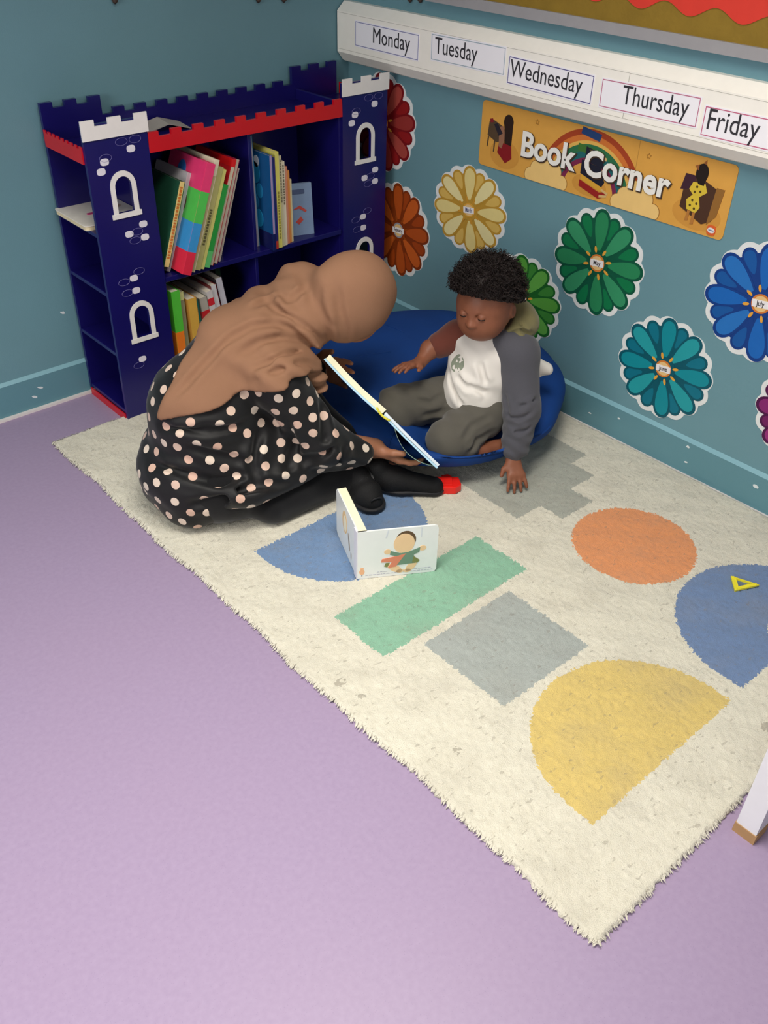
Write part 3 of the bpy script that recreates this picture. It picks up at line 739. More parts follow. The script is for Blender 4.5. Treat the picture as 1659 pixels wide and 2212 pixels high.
# ------------------------------------------------------------------ banner
def C(rgb, r=.45): return mat('print_%d_%d_%d' % rgb, rgb, r, .03, 30)
def banner():
    e = empty('book_corner_banner', (-.0005, -1.097, .800), 'orange Book Corner banner with rainbow and reading children printed on it', 'banner', rot=RW)
    w, h = .886, .192
    G().prism(rrect(-w/2, w/2, -h/2, h/2, .014), 0, .002).obj('panel', C((216, 160, 74), .4), e)
    G().box(.142, .1435, -h/2+.001, h/2-.001, .002, .0022).obj('panel_seam', C((176, 128, 58)), e)
    z = [.0020]
    def put(name, shapes, rgb):
        g = G()
        if name in ('shadow_print', 'page_edge_print'):
            for s_ in shapes: G().prism(s_, .002, z[0]+.0002).obj(name, C(rgb), e)
            return
        for s_ in shapes:
            z[0] += .00003; g.prism(s_, .002, z[0]+.0002)
        g.obj(name, C(rgb), e)
    put('shadow_print', [ellipse(-.337, -.046, .060, .042), ellipse(.353, -.050, .074, .040), ellipse(-.004, -.060, .062, .030)], (204, 146, 64))
    # rainbow
    for r0, r1, rgb in ((.186, .170, (164, 66, 34)), (.170, .154, (206, 116, 52)), (.154, .144, (222, 176, 88)), (.144, .124, (46, 110, 72)), (.124, .106, (34, 100, 104)), (.106, .092, (120, 40, 74))):
        arc = lambda r: [(-.008+r*math.cos(t), -.088+r*.97*math.sin(t)) for t in np.linspace(.03, PI-.03, 40)]
        put('rainbow_print', [arc(r0)+arc(r1)[::-1]], rgb)
    put('open_book_print', [[(-.052, .094), (.016, .084), (.012, .064), (-.056, .074)]], (36, 66, 116))
    put('green_book_print', [[(-.060, .048), (.030, .040), (.030, .018), (-.060, .028)]], (64, 112, 50))
    for cx_ in (-.165, .160):
        out = []
        for dx, dy, r in ((-.060, -.080, .022), (-.038, -.058, .024), (-.008, -.040, .030), (.030, -.052, .026), (.060, -.078, .022)):
            out.append(ellipse(cx_+dx, dy, r+.0016, r+.0016, 24))
        clip = lambda P_: [(x, max(y, -h/2+.001)) for x, y in P_]
        put('cloud_outline_print', [clip(o) for o in out], (150, 104, 50))
        put('cloud_print', [clip(ellipse(cx_+dx, dy, r, r, 24)) for dx, dy, r in ((-.060, -.080, .022), (-.038, -.058, .024), (-.008, -.040, .030), (.030, -.052, .026), (.060, -.078, .022))]+[clip([(cx_-.06, -.095), (cx_+.06, -.095), (cx_+.03, -.06), (cx_-.035, -.06)])], (234, 196, 124))
    # stack of books in the middle
    put('book_stack_print', [[(-.040, -.050), (.034, -.070), (.034, -.088), (-.040, -.068)], [(.034, -.088), (.060, -.076), (.056, -.064), (.034, -.070)]], (150, 34, 32))
    put('book_stack_print', [[(-.036, -.034), (.040, -.054), (.040, -.068), (-.036, -.049)]], (214, 162, 56))
    put('book_stack_print', [[(-.040, .006), (.030, -.004), (.048, -.040), (.040, -.054), (-.040, -.032)], [(-.030, .044), (.020, .036), (.044, -.006), (-.030, .006)]], (30, 32, 48))
    put('page_edge_print', [[(-.020, .040), (.046, .026), (.044, .018), (-.018, .032)], [(.040, -.058), (.066, -.066), (.064, -.072), (.040, -.064)], [(.036, -.076), (.062, -.072), (.062, -.078), (.036, -.084)]], (206, 174, 116))
    # left child at a small chair
    put('chair_print', [[(-.408, .040), (-.392, .046), (-.352, .034), (-.346, -.006), (-.372, -.016), (-.412, -.002)], [(-.410, -.006), (-.405, -.006), (-.409, -.036), (-.413, -.036)], [(-.383, -.012), (-.378, -.012), (-.380, -.046), (-.384, -.046)]], (84, 66, 48))
    put('child_dress_print', [[(-.362, -.012), (-.312, -.014), (-.306, -.052), (-.330, -.070), (-.366, -.044)]], (134, 28, 34))
    put('child_arm_print', [[(-.366, .030), (-.352, .036), (-.336, .012), (-.350, -.030), (-.362, -.026)]], (150, 106, 82))
    put('child_hair_print', [ellipse(-.330, .050, .019, .022), [(-.348, .046), (-.312, .054), (-.312, -.016), (-.340, -.012), (-.342, .016)]], (44, 30, 24))
    put('held_book_print', [[(-.388, .034), (-.374, .040), (-.350, .014), (-.366, .004)]], (40, 36, 46))
    put('red_mark_print', [[(-.408, .046), (-.396, .050), (-.390, .040), (-.402, .036)]], (128, 32, 40))
    # right child on a sofa seen from behind
    put('sofa_print', [[(.302, .046), (.340, .046), (.402, .024), (.400, -.056), (.374, -.070), (.300, -.040)]], (74, 48, 34))
    put('sofa_side_print', [[(.396, .030), (.420, .030), (.412, -.040), (.388, -.068)]], (144, 100, 46))
    put('sofa_back_print', [[(.300, .046), (.332, .046), (.326, .010), (.292, .004)]], (62, 34, 48))
    put('dress_print', [[(.326, .030), (.362, .032), (.372, .012), (.352, -.004), (.360, -.030), (.350, -.046), (.322, -.042), (.316, -.018), (.332, -.002), (.318, .010)]], (214, 186, 60))
    put('dress_spot_print', [ellipse(x, y, .0035, .0035, 10) for x, y in ((.340, .020), (.352, .010), (.336, .006), (.334, -.016), (.348, -.022), (.330, -.030), (.344, -.036))], (80, 64, 24))
    put('leg_print', [[(.326, -.044), (.334, -.044), (.332, -.070), (.322, -.072)], [(.342, -.046), (.350, -.046), (.350, -.076), (.340, -.078)]], (176, 118, 56))
    put('hair_print', [ellipse(.346, .056, .018, .024), [(.332, .054), (.362, .050), (.358, .026), (.340, .028)]], (34, 24, 20))
    put('hair_bow_print', [[(.322, .070), (.334, .076), (.334, .060)], [(.344, .082), (.352, .090), (.354, .078)]], (150, 92, 48))
    # small stars
    for cx_, cy in ((-.220, .072), (.178, .062), (.140, -.010), (.180, -.030)):
        o = [(cx_+(.009 if i % 2 == 0 else .005)*math.sin(PI*i/5), cy+(.009 if i % 2 == 0 else .005)*math.cos(PI*i/5)) for i in range(10)]
        i_ = [(cx_+(x-cx_)*.62, cy+(y-cy)*.62) for x, y in o]
        g = G(); g.prism(o, .002, .0026, holes=[i_]); g.obj('star_print', C((168, 118, 48)), e)
    put('logo_print', [rrect(.394, .420, -.090, -.064, .008)], (214, 96, 44)); put('logo_print', [ellipse(.407, -.077, .011, .007)], (226, 224, 226))
    put('logo_print', [[(.399, -.0785), (.415, -.0785), (.415, -.0755), (.399, -.0755)]], (120, 130, 160))
    # lettering, running slightly downhill as hung
    for bold, dz, mm_, nm in ((.0052, .0052, C((70, 52, 40)), 'lettering_shadow'), (.0030, .0060, C((238, 236, 230)), 'lettering')):
        for word, x in (('Book', -.272), ('Corner', -.030)):
            V, F = text_geo(word, .098, bold, 'LEFT', .0002, .97)
            off = .0018 if nm == 'lettering_shadow' else 0
            G().add([(px+x+off, py-.030-off, pz+dz) for px, py, pz in V], F).obj(nm, mm_, e)
banner()

# ------------------------------------------------------------------ month flowers
def flower(u, z, rw, rh, rot, cd, c1, c2, cb, word, label, name_c=(60, 56, 60), ring=(206, 122, 50), stam=(222, 160, 60)):
    e = empty('paper_flower', (-.0004, -u, z), label, 'flower decoration', 'paper month flowers on the right wall', RW @ Matrix.Rotation(rot, 3, 'Z'))
    sx, sy = rw/.165, rh/.165
    def petal(ang, r0, r1, w, n=16):
        pts = []
        for i in range(n+1):
            t = i/n; r = r0+(r1-r0)*(1-math.cos(PI*t))/2
            q = (r-r0)/(r1-r0); hw = w*(max(q, 0)**.62)*math.sqrt(max(0, 1-q**4.2))*1.02
            pts.append((r, hw))
        pts = pts+[(r, -h) for r, h in pts[::-1][1:-1]]
        return [((x*math.cos(ang)-y*math.sin(ang))*sx, (x*math.sin(ang)+y*math.cos(ang))*sy) for x, y in pts]
    # white paper backing following the outline
    n = 160; out = []
    for i in range(n):
        t = 2*PI*i/n; k_ = abs(math.cos(8*t)); out.append(((.1555+.0115*k_)*math.cos(t)*sx, (.1555+.0115*k_)*math.sin(t)*sy))
    G().prism(out, 0, .0008).obj('paper_backing', mat('white_paper_edge', (222, 226, 226), .6), e)
    D = C(cd); A1 = C(c1); A2 = C(c2); Bk = C(cb)
    G().prism(ellipse(0, 0, .135*sx, .135*sy), .0008, .0011).obj('flower_base', D, e)
    g = G()
    for i in range(8):
        an = 2*PI*(i+.5)/8
        g.prism(petal(an, .045, .1530, .0330), .0008, .0014+.00001*i, 0); g.prism(petal(an, .080, .145, .0235), .0014, .0017+.00001*i, 1)
    g.obj('rear_petals', [D, Bk], e)
    g = G()
    for i in range(8):
        an = 2*PI*i/8+.05*math.sin(i*2.3)
        g.prism(petal(an, .022, .1640, .0415), .0017, .0020+.00004*i, 0); g.prism(petal(an, .034, .154, .0325), .0020, .0025+.00004*i, 1 if i % 2 else 2)
    g.obj('front_petals', [D, A1, A2], e)
    g = G().prism(ellipse(0, 0, .040*sx, .040*sy), .0020, .0030); g.obj('flower_eye', D, e)
    for i in range(8):
        an = 2*PI*(i+.25)/8; cx_, cy = .042*math.cos(an)*sx, .042*math.sin(an)*sy
        G().prism(ellipse(cx_, cy, .010, .0042, 12, rot=an), .0028, .0034).obj('stamen', C(stam), e)
    g = G().prism(ellipse(0, 0, .027*sx, .027*sy), .0030, .0038); g.obj('centre_ring', C(ring), e)
    G().prism(ellipse(0, 0, .0215*sx, .0215*sy), .0038, .0040).obj('centre_disc', C((226, 190, 130)), e)
    lw = .024 if word != 'February' else .030
    G().prism([(-lw, -.010), (lw, -.010), (lw, .010), (-lw, .010)], .0040, .0043).obj('name_strip', C((232, 230, 232)), e)
    if word:
        V, F = text_geo(word, .019, .0004, 'CENTER', .0001, .82 if len(word) < 5 else .62)
        G().add([(x, y-.0055, z_+.0046) for x, y, z_ in V], F).obj('month_name', C(name_c), e)
flower(.190, .737, .168, .160, .18, (122, 20, 26), (166, 70, 62), (150, 52, 48), (146, 28, 30), '', 'red paper month flower partly hidden behind the bookcase tower')
flower(.288, .386, .160, .168, .10, (128, 52, 14), (196, 92, 32), (176, 78, 26), (160, 66, 18), 'February', 'orange brown paper month flower beside the bookcase, above the beanbag', (90, 80, 80), (150, 150, 160), (150, 70, 20))
flower(.629, .548, .166, .142, .12, (186, 144, 54), (230, 218, 160), (226, 208, 138), (214, 178, 92), 'March', 'pale yellow paper month flower above the child\'s head', (70, 76, 120), (214, 160, 60), (200, 146, 50))
flower(.890, .325, .166, .146, .15, (30, 100, 36), (96, 168, 70), (86, 158, 60), (60, 134, 52), '', 'light green paper month flower partly hidden behind the child\'s head')
flower(1.165, .530, .163, .160, .10, (12, 84, 60), (52, 142, 98), (40, 130, 84), (14, 116, 70), 'May', 'dark green paper month flower labelled May under the banner')
flower(1.455, .297, .160, .157, .12, (8, 84, 100), (36, 152, 160), (16, 136, 150), (12, 110, 132), 'June', 'teal paper month flower labelled June above the baseboard')
flower(1.690, .580, .165, .160, .12, (14, 58, 130), (36, 110, 186), (22, 98, 180), (18, 84, 156), 'July', 'blue paper month flower labelled July at the right photo edge')
flower(1.900, .330, .150, .150, .10, (76, 14, 70), (146, 46, 120), (130, 36, 108), (110, 26, 92), '', 'purple paper month flower cut off at the right photo edge')

# ================================================================== BEANBAG
def beanbag():
    root = empty('beanbag', (-.385, -.84, .012), 'large round blue beanbag in the corner with the child sitting on it', 'beanbag')
    m, B, p = base('blue_beanbag_cloth', .75, .2)
    tc = B.new('ShaderNodeTexCoord'); nz = B.new('ShaderNodeTexNoise'); nz.inputs['Scale'].default_value = 9; B.l.new(tc.outputs['Object'], nz.inputs['Vector'])
    B.l.new(B.mix(nz.outputs['Fac'], lin((16, 54, 116)), lin((22, 66, 138))), p.inputs['Base Color'])
    nn, mm_ = 144, 60; P = []
    RX, H = .425, .250
    for j in range(mm_+1):
        v = j/mm_; ph = -PI/2+PI*v
        rr = math.cos(ph)**.74 if math.cos(ph) > 0 else 0; zz_ = math.sin(ph); zz_ = math.copysign(abs(zz_)**.9, zz_)
        for i in range(nn):
            t = 2*PI*i/nn
            seam = -.006*math.exp(-((((t/(2*PI)*6) % 1)-.5)/.035)**2)*rr
            fold = .006*math.sin(t*9+3*v)*math.sin(PI*v)*(.4+.6*math.sin(t*2+1)**2)
            r = RX*rr+seam+fold*rr
            x, y = r*math.cos(t), r*math.sin(t)*1.0
            z = H/2*(1+zz_)*(1+.06*math.sin(t+.9)*rr)
            # hollow pressed in by the child
            d = math.hypot(x+.05, y+.22); 
            if v > .5:
                z -= .11*math.exp(-(d/.15)**2)
                z -= .085*math.exp(-((x+.20)/.12)**2-((y+.23)/.13)**2)*min(1, (v-.5)*6)
                z -= .085*math.exp(-((x+.07)/.13)**2-((y+.36)/.07)**2)*min(1, (v-.5)*6); z = max(z, .03)
            P.append((min(x-.385, -.0165-.004*abs(y)), y-.875, max(z, 0)+.0135))
    F = []
    for j in range(mm_):
        for i in range(nn): F.append((j*nn+i, j*nn+(i+1) % nn, (j+1)*nn+(i+1) % nn, (j+1)*nn+i))
    mesh('cover', P, F, m, root, True, world=True)
    # piping along the six seams
    for s_ in range(6):
        i = int((s_+.5)/6*nn); pts = [Vector(P[j*nn+i]) for j in range(4, mm_-3, 2)]
        V, F = tube(pts, .0022, 6); mesh('seam', V, F, m, root, True, world=True)
beanbag()

# ================================================================== SMALL THINGS ON THE RUG
M_wcard = mat('board_book_white', (226, 229, 228), .35, .02, spec=.4)
def standing_book():
    """board book standing open on its edge; spine at the near corner, cover towards the viewer"""
    z0 = .0125; h = .150
    c = Vector((-1.088, -1.352, z0)); f = Vector((-.905, -1.462, z0)); bk = Vector((-1.005, -1.165, z0))
    e = empty('standing_board_book', c, 'white board book with a baby on its cover standing half open on the rug', 'book')
    def frame(o, d):  # local x along d, y up, z outward (right handed)
        x = d.normalized(); y = Vector((0, 0, 1)); z = x.cross(y); return lambda a_, b_, c_: o+x*a_+y*b_+z*c_
    fm = frame(c, (f-c)); L1 = .205
    r = .010
    front = [(0, 0), (L1-r, 0), (L1-r*.3, r*.3), (L1, r), (L1, h-r), (L1-r*.3, h-r*.3), (L1-r, h), (0, h)]
    G().prism(front, -.005, 0, mm=fm).obj('front_cover', M_wcard, e, world=True)
    # spine faces the viewer's left
    d2_ = (bk-c); n2 = d2_.normalized()
    sp_ = frame(c, -n2)    # runs towards the viewer so that z looks to the left of the picture
    G().prism([(0, 0), (.0, h), (-.024, h), (-.024, 0)], 0, .003, mm=sp_).obj('spine', mat('board_book_spine', (222, 220, 230), .4, .02), e, world=True)
    # thick page block with rear cover, leading away from the viewer
    L2 = d2_.length
    pg = [(0, 0), (-L2+r, 0), (-L2, r), (-L2, h-r), (-L2+r, h), (0, h)]
    G().prism(pg, -.024, -.003, mm=sp_).obj('page_block', mat('board_book_pages', (240, 232, 200), .5, .03), e, world=True)
    G().prism(pg, -.003, .0, mm=sp_).obj('rear_cover', M_wcard, e, world=True)
    def pr(name, sh, rgb, zz_, mm_=fm):
        g = G()
        for s_ in sh: g.prism(s_, 0, zz_, mm=mm_)
        g.obj(name, C(rgb, .5), e, world=True)
    # picture of a baby sitting with a striped cloth
    cx_, cy = .118, .060
    pr('picture_hair', [ellipse(cx_+.004, cy+.052, .026, .029)], (96, 74, 52), .0004)
    pr('picture_skin', [ellipse(cx_, cy+.042, .027, .031), ellipse(cx_-.042, cy+.020, .009, .008), ellipse(cx_+.048, cy+.022, .010, .008), ellipse(cx_-.022, cy-.036, .022, .010, rot=-.6), ellipse(cx_+.020, cy-.034, .020, .010, rot=.9), ellipse(cx_-.008, cy-.046, .010, .006), ellipse(cx_+.010, cy-.047, .010, .006)], (230, 196, 154), .0006)
    pr('picture_shirt', [[(cx_-.034, cy+.022), (cx_-.010, cy+.012), (cx_+.012, cy+.014), (cx_+.042, cy+.026), (cx_+.040, cy+.010), (cx_+.026, cy+.004), (cx_+.030, cy-.024), (cx_-.020, cy-.026), (cx_-.018, cy+.002), (cx_-.036, cy+.010)]], (110, 140, 120), .0009)
    pr('picture_cloth', [[(cx_+.006, cy+.010), (cx_-.016, cy+.004), (cx_-.056, cy-.002), (cx_-.058, cy-.012), (cx_-.030, cy-.014), (cx_-.040, cy-.032), (cx_-.020, cy-.030), (cx_-.004, cy-.004)]], (216, 132, 104), .0012)
    pr('picture_green_cloth', [[(cx_+.026, cy-.002), (cx_+.042, cy-.016), (cx_+.036, cy-.024), (cx_+.022, cy-.022)], [(cx_-.046, cy-.016), (cx_-.036, cy-.016), (cx_-.042, cy-.030), (cx_-.050, cy-.026)]], (122, 128, 76), .0012)
    rows = []
    for x0, x1, y in ((.020, .195, .0085), (.050, .078, .016), (.145, .190, .0155)):
        x = x0
        while x < x1: L = random.uniform(.004, .010); rows.append([(x, y), (min(x+L, x1), y), (min(x+L, x1), y+.0022), (x, y+.0022)]); x += L+.002
    pr('faint_print', rows, (176, 178, 190), .0005)
    pr('logo_print', [ellipse(.011, .022, .007, .009), ellipse(.011, .033, .005, .003)], (228, 176, 136), .0006); pr('logo_dot', [ellipse(.011, .010, .002, .002, 10)], (150, 150, 160), .0006)
    pr('cover_stripe', [[(.070, .125), (.074, .125), (.078, .148), (.075, .148)], [(.160, .118), (.163, .118), (.163, .148), (.160, .148)]], (208, 214, 222), .0005)
    # pale picture on the spine side
    pr('side_picture', [ellipse(-.120, .095, .022, .034)], (224, 190, 140), .0004, frame(c+n2*0, -n2)); pr('side_picture_core', [ellipse(-.118, .092, .015, .024)], (240, 232, 206), .0006, frame(c, -n2))
    pr('side_marks', [ellipse(-.080, .060, .006, .026, rot=.3), ellipse(-.060, .030, .004, .012)], (150, 140, 130), .0005, frame(c, -n2))
standing_book()

def red_toy():
    e = empty('red_toy_block', (-.632, -1.205, .0125), 'small red plastic toy block on the rug beside the black shoe', 'toy', rot=Matrix.Rotation(-.72, 3, 'Z'))
    M = mat('red_toy_plastic', (226, 34, 26), .3, .03, spec=.5)
    g = G(); g.prism([(-.040, -.028), (.028, -.028), (.046, -.010), (.040, .028), (-.028, .030)], 0, .024); g.obj('body', M, e, bevel=.003)
    g = G(); g.box(-.030, .020, -.020, .018, .024, .028); g.obj('lid', M, e, bevel=.0015)
    G().prism([(.020, -.005), (.040, .0), (.030, .030), (.010, .052), (-.010, .045)], .006, .018).obj('tab', M, e, bevel=.002)
red_toy()
def magnet_tile():
    M = mat('yellow_translucent_plastic', (226, 214, 50), .2, .03, spec=.6)
    c0 = np.array([(-.343, -1.966), (-.387, -2.005), (-.318, -2.034)]); ce = c0.mean(0)
    e = empty('triangle_toy', (ce[0], ce[1], .0125), 'yellow triangular plastic frame toy lying on the blue rug shape', 'toy')
    L = [tuple(v-ce) for v in c0]; 
    def ins(f): return [(x*f, y*f) for x, y in L]
    g = G(); g.prism(ins(1), 0, .007, holes=[ins(.52)]); g.obj('frame', M, e, bevel=.0015)
    for i in range(3): G().prism(ellipse(L[i][0]*.78, L[i][1]*.78, .003, .003, 12), .007, .0082).obj('corner_stud', M, e)
    G().prism(ins(.52), .002, .004).obj('inner_pane', mat('clear_smoky_plastic', (96, 112, 130), .2), e)
magnet_tile()

# ------------------------------------------------------------------ white table at the right edge
def table():
    e = empty('small_white_table', (-.98, -2.405, 0), 'white table leg with a tan foot standing on the floor at right photo edge', 'table')
    M = mat('white_painted_metal', (222, 222, 228), .35, .02); Mf = mat('tan_rubber_foot', (170, 134, 92), .6)
    W_, D_ = .60, .50
    for dx, dy in ((0, 0), (W_, 0), (0, -D_), (W_, -D_)):
        lx = .05 if dx == 0 else -.05; ly = -.0
        def q(x, y, z): t = z/.46; return (x+lx*t*.5, y+ly*t, z)
        g = G(); V = [q(dx+sx_*.021, dy+sy_*.021, z) for z in (.022, .455) for sx_, sy_ in ((-1, -1), (1, -1), (1, 1), (-1, 1))]
        g.add(V, [(0, 3, 2, 1), (4, 5, 6, 7), (0, 1, 5, 4), (1, 2, 6, 5), (2, 3, 7, 6), (3, 0, 4, 7)])
        lg = g.obj('leg', M, e)
        G().add([(x, y, z) for x, y, z in [q(dx+sx_*.023, dy+sy_*.023, z) for z in (0, .024) for sx_, sy_ in ((-1, -1), (1, -1), (1, 1), (-1, 1))]], [(0, 3, 2, 1), (4, 5, 6, 7), (0, 1, 5, 4), (1, 2, 6, 5), (2, 3, 7, 6), (3, 0, 4, 7)]).obj('foot', Mf, lg)['label'] = 'tan foot cap'
    G().prism(rrect(-.03, W_+.03, -D_-.03, .03, .03), .455, .478).obj('tabletop', M, e)
table()

# ================================================================== PEOPLE
def skin(name, rgb):
    m, B, p = base(name, .5, .35); p.inputs['Subsurface Weight'].default_value = .08; p.inputs['Subsurface Radius'].default_value = (.01, .004, .002)
    tc = B.new('ShaderNodeTexCoord'); nz = B.new('ShaderNodeTexNoise'); nz.inputs['Scale'].default_value = 45; B.l.new(tc.outputs['Object'], nz.inputs['Vector'])
    c0 = lin(rgb); B.l.new(B.mix(nz.outputs['Fac'], tuple(v*.88 for v in c0[:3])+(1,), tuple(v*1.12 for v in c0[:3])+(1,)), p.inputs['Base Color'])
    return m
def cloth(name, rgb, bscale=900, bump=.25, rough=.85, var=.05, sheen=.2):
    return mat(name, rgb, rough, var, 12, bump, bscale, .15, sheen=sheen)
M_wskin = skin('woman_skin', (152, 102, 76)); M_cskin = skin('child_skin', (128, 79, 57))

# the picture book held open between woman and child: near edge from A (top) to B
bkA = np.array([-.902, -1.004, .446]); bkB = np.array([-.712, -1.253, .150]); bkD = unit([.577, .646, -.50])

def woman():
    root = empty('person', (-1.10, -.86, .012), 'woman in tan headscarf and black polka dot tunic, seated bent over a book', 'person')
    hip = np.array([-1.165, -.80, .13]); mid = np.array([-1.165, -.80, .29]); chest = np.array([-1.04, -.83, .42]); neck = np.array([-.905, -.885, .515])
    head = np.array([-.772, -.962, .545])
    shR = np.array([-1.04, -.985, .40]); shL = np.array([-.945, -.70, .42])
    elR = np.array([-.945, -1.045, .215]); wrR = np.array([-.795, -1.078, .155])
    elL = np.array([-.87, -.735, .22]); wrL = np.array([-.825, -.825, .325])
    hipR = np.array([-1.20, -.90, .105]); knR = np.array([-.845, -.985, .085]); anR = np.array([-.845, -1.06, .075])
    hipL = np.array([-1.10, -.69, .105]); knL = np.array([-.86, -.83, .20]); anL = np.array([-.765, -1.03, .085])
    fdir = unit([.74, -.10, -.66]); fup = unit([.60, -.18, .62]); fup = unit(fup-np.dot(fup, fdir)*fdir); fl_ = np.cross(fup, fdir)
    RH = np.array([fdir, fl_, fup])
    # ---- body, one continuous skin
    f = SDF((-1.40, -1.30, .01), (-.55, -.55, .72), .0045)
    f.ell(hip, (.13, .155, .10)).cap(hip, mid, .115, .105, .04).cap(mid, chest, .105, .11, .04).cap(shL, shR, .05, .05, .04).cap(chest, neck, .085, .05, .04).cap(neck, head, .05, .055, .03)
    f.ell(head, (.088, .070, .104), RH, .02)
    f.ell(head+fdir*.055-fup*.035, (.045, .045, .055), RH, .03)
    nb_ = head+fdir*.085
    f.cap(nb_+fup*.018, nb_-fup*.012+fdir*.016, .008, .011, .01)           # nose
    for s in (-1, 1):
        f.ell(nb_+fup*.02+fl_*s*.03-fdir*.004, (.012, .016, .010), RH, .006, sub=True)
        f.ell(nb_+fup*.02+fl_*s*.03-fdir*.009, (.012, .012, .010), RH, .003)
        f.ell(head+fl_*s*.072-fdir*.005, (.018, .008, .028), RH, .006)
    f.ell(nb_-fup*.042+fdir*.002, (.009, .022, .006), RH, .005)             # lips
    f.ell(nb_-fup*.051+fdir*.001, (.009, .018, .006), RH, .004)
    f.cap(shR, elR, .046, .038, .02).cap(elR, wrR, .038, .029, .015)
    f.cap(shL, elL, .046, .038, .02).cap(elL, wrL, .036, .024, .015)
    f.cap(hipR, knR, .075, .052, .03).cap(knR, anR, .044, .026, .02); f.cap(hipL, knL, .075, .052, .03).cap(knL, anL, .044, .026, .02)
    f.cap(anR, (-.845, -1.12, .040), .024, .020, .015); f.cap(anL, (-.72, -1.14, .045), .024, .020, .015)
    hR = wrR+np.array([.0, 0, 0]); hand(f, wrR, (.070, -.062, -.050), (.3, .3, .9), .160, .34, 1, .12, .005)
    hand(f, wrL, (.065, -.10, -.01), (-.35, -.55, .15), .155, .30, -1, .10, .005)
    sdf_obj('body', f, M_wskin, root, 1)
    # ---- trousers
    M_tr = cloth('black_trousers', (16, 16, 18), 700, .2)
    f = SDF((-1.38, -1.16, .012), (-.68, -.55, .36), .006)
    f.cap(hipR, (-.86, -.99, .075), .100, .064, .03); f.cap((-.86, -.99, .075), (-.835, -1.03, .07), .058, .046, .02)
    f.cap((-1.10, -1.0, .055), (-.90, -1.015, .05), .055, .045, .03)
    f.cap(hipL, knL, .09, .066, .03); f.cap(knL, (-.768, -1.05, .075), .060, .044, .02)
    f.cap((-.86, -.99, .075), anR+np.array([.003, -.02, -.02]), .052, .036, .02)
    f.ell(hip, (.15, .17, .11))
    f.disp(lambda X, Y, Z: np.sin(X*55+Y*30+Z*20)*np.sin(Y*48-Z*30+1), .0022)
    f.half((0, 0, .0135), (0, 0, 1), .01)
    sdf_obj('trousers', f, M_tr, root)
    # ---- polka dot tunic
    f = SDF((-1.44, -1.20, .012), (-.66, -.50, .62), .0055)
    f.ell((-1.175, -.80, .125), (.185, .175, .135), None, .04); f.ell((-1.235, -.80, .10), (.125, .150, .10), None, .04)
    f.ell((-1.225, -.875, .085), (.125, .095, .085), None, .04)
    f.cap((-1.175, -.80, .16), (-1.165, -.81, .30), .155, .140, .05); f.cap((-1.165, -.81, .30), chest, .140, .125, .05); f.cap(chest, neck, .115, .065, .05)
    f.cap(shL, shR, .062, .062, .04)
    f.ell((-1.05, -.90, .20), (.15, .115, .095), None, .05)                       # lap
    f.ell((-.955, -.965, .165), (.11, .075, .065), None, .04)
    f.ell((-1.07, -1.0, .13), (.16, .055, .045), None, .04)
    f.cap(shR, elR, .066, .058, .03); f.cap(elR, wrR-np.array([.055, -.003, -.006]), .057, .042, .03)
    f.cap((-.91, -1.03, .15), (-.86, -1.045, .10), .046, .034, .03)                # loose cloth hanging from the forearm
    f.cap(shL, elL, .062, .055, .03); f.cap(elL, wrL-np.array([.0, .02, .01]), .052, .04, .03)
    f.disp(lambda X, Y, Z: np.sin(38*(Z+.55*X)+2.2*np.sin(14*Y+9*X))*np.clip((.36-Z)*4, 0, 1), .0048)
    f.disp(lambda X, Y, Z: np.abs(np.sin(26*(Z-.35*X)+1.5*np.sin(11*X+8*Y)))**3*np.clip((.30-Z)*5, 0, 1), .0055)
    f.disp(lambda X, Y, Z: np.sin(70*X+33*Z)*np.sin(60*Y-44*Z+2), .0016)
    f.grooves([[(-1.240, -0.980, 0.133), (-1.153, -1.026, 0.156), (-1.053, -1.054, 0.142)], [(-1.102, -0.966, 0.278), (-1.146, -0.991, 0.208), (-1.153, -1.026, 0.156)], [(-0.962, -1.045, 0.360), (-0.982, -1.088, 0.276), (-0.939, -1.071, 0.148)], [(-1.288, -0.905, 0.280), (-1.214, -0.956, 0.241), (-1.152, -0.988, 0.209)], [(-1.339, -0.811, 0.198), (-1.285, -0.927, 0.191), (-1.208, -0.979, 0.155)], [(-1.034, -1.030, 0.181), (-0.994, -1.081, 0.213), (-0.949, -1.105, 0.242)], [(-1.180, -1.023, 0.152), (-1.251, -0.975, 0.128), (-1.322, -0.929, 0.120)], [(-1.314, -0.842, 0.316), (-1.239, -0.942, 0.320), (-1.125, -0.961, 0.306)], [(-1.064, -1.041, 0.341), (-1.021, -1.017, 0.228), (-1.071, -1.038, 0.171)], [(-0.935, -1.106, 0.237), (-0.941, -1.093, 0.174)]], .012, .013)
    f.half((0, 0, .0135), (0, 0, 1), .012)
    # the hem rises from the floor at the seat to above the thigh
    f.ell((-.90, -1.035, .055), (.235, .085, .072), None, .008, sub=True)
    f.cap(wrR, wrR+np.array([.1, -.05, -.03]), .028, .028, .004, sub=True)
    P, F = f.mesh(); P = smooth_mesh(P, F, 2)
    mt, B, p = base('polka_dot_cloth', .55, .3); p.inputs['Sheen Weight'].default_value = .1
    at = B.new('ShaderNodeAttribute'); at.attribute_name = 'dot'
    rd = B.new('ShaderNodeAttribute'); rd.attribute_name = 'tone'
    dcol = B.mix(rd.outputs['Fac'], lin((214, 200, 184)), lin((200, 164, 146)))
    B.l.new(B.mix(B.math('LESS_THAN', at.outputs['Fac'], .0122), lin((10, 10, 12)), dcol), p.inputs['Base Color'])
    tc = B.new('ShaderNodeTexCoord'); nz = B.new('ShaderNodeTexNoise'); nz.inputs['Scale'].default_value = 700; B.l.new(tc.outputs['Object'], nz.inputs['Vector'])
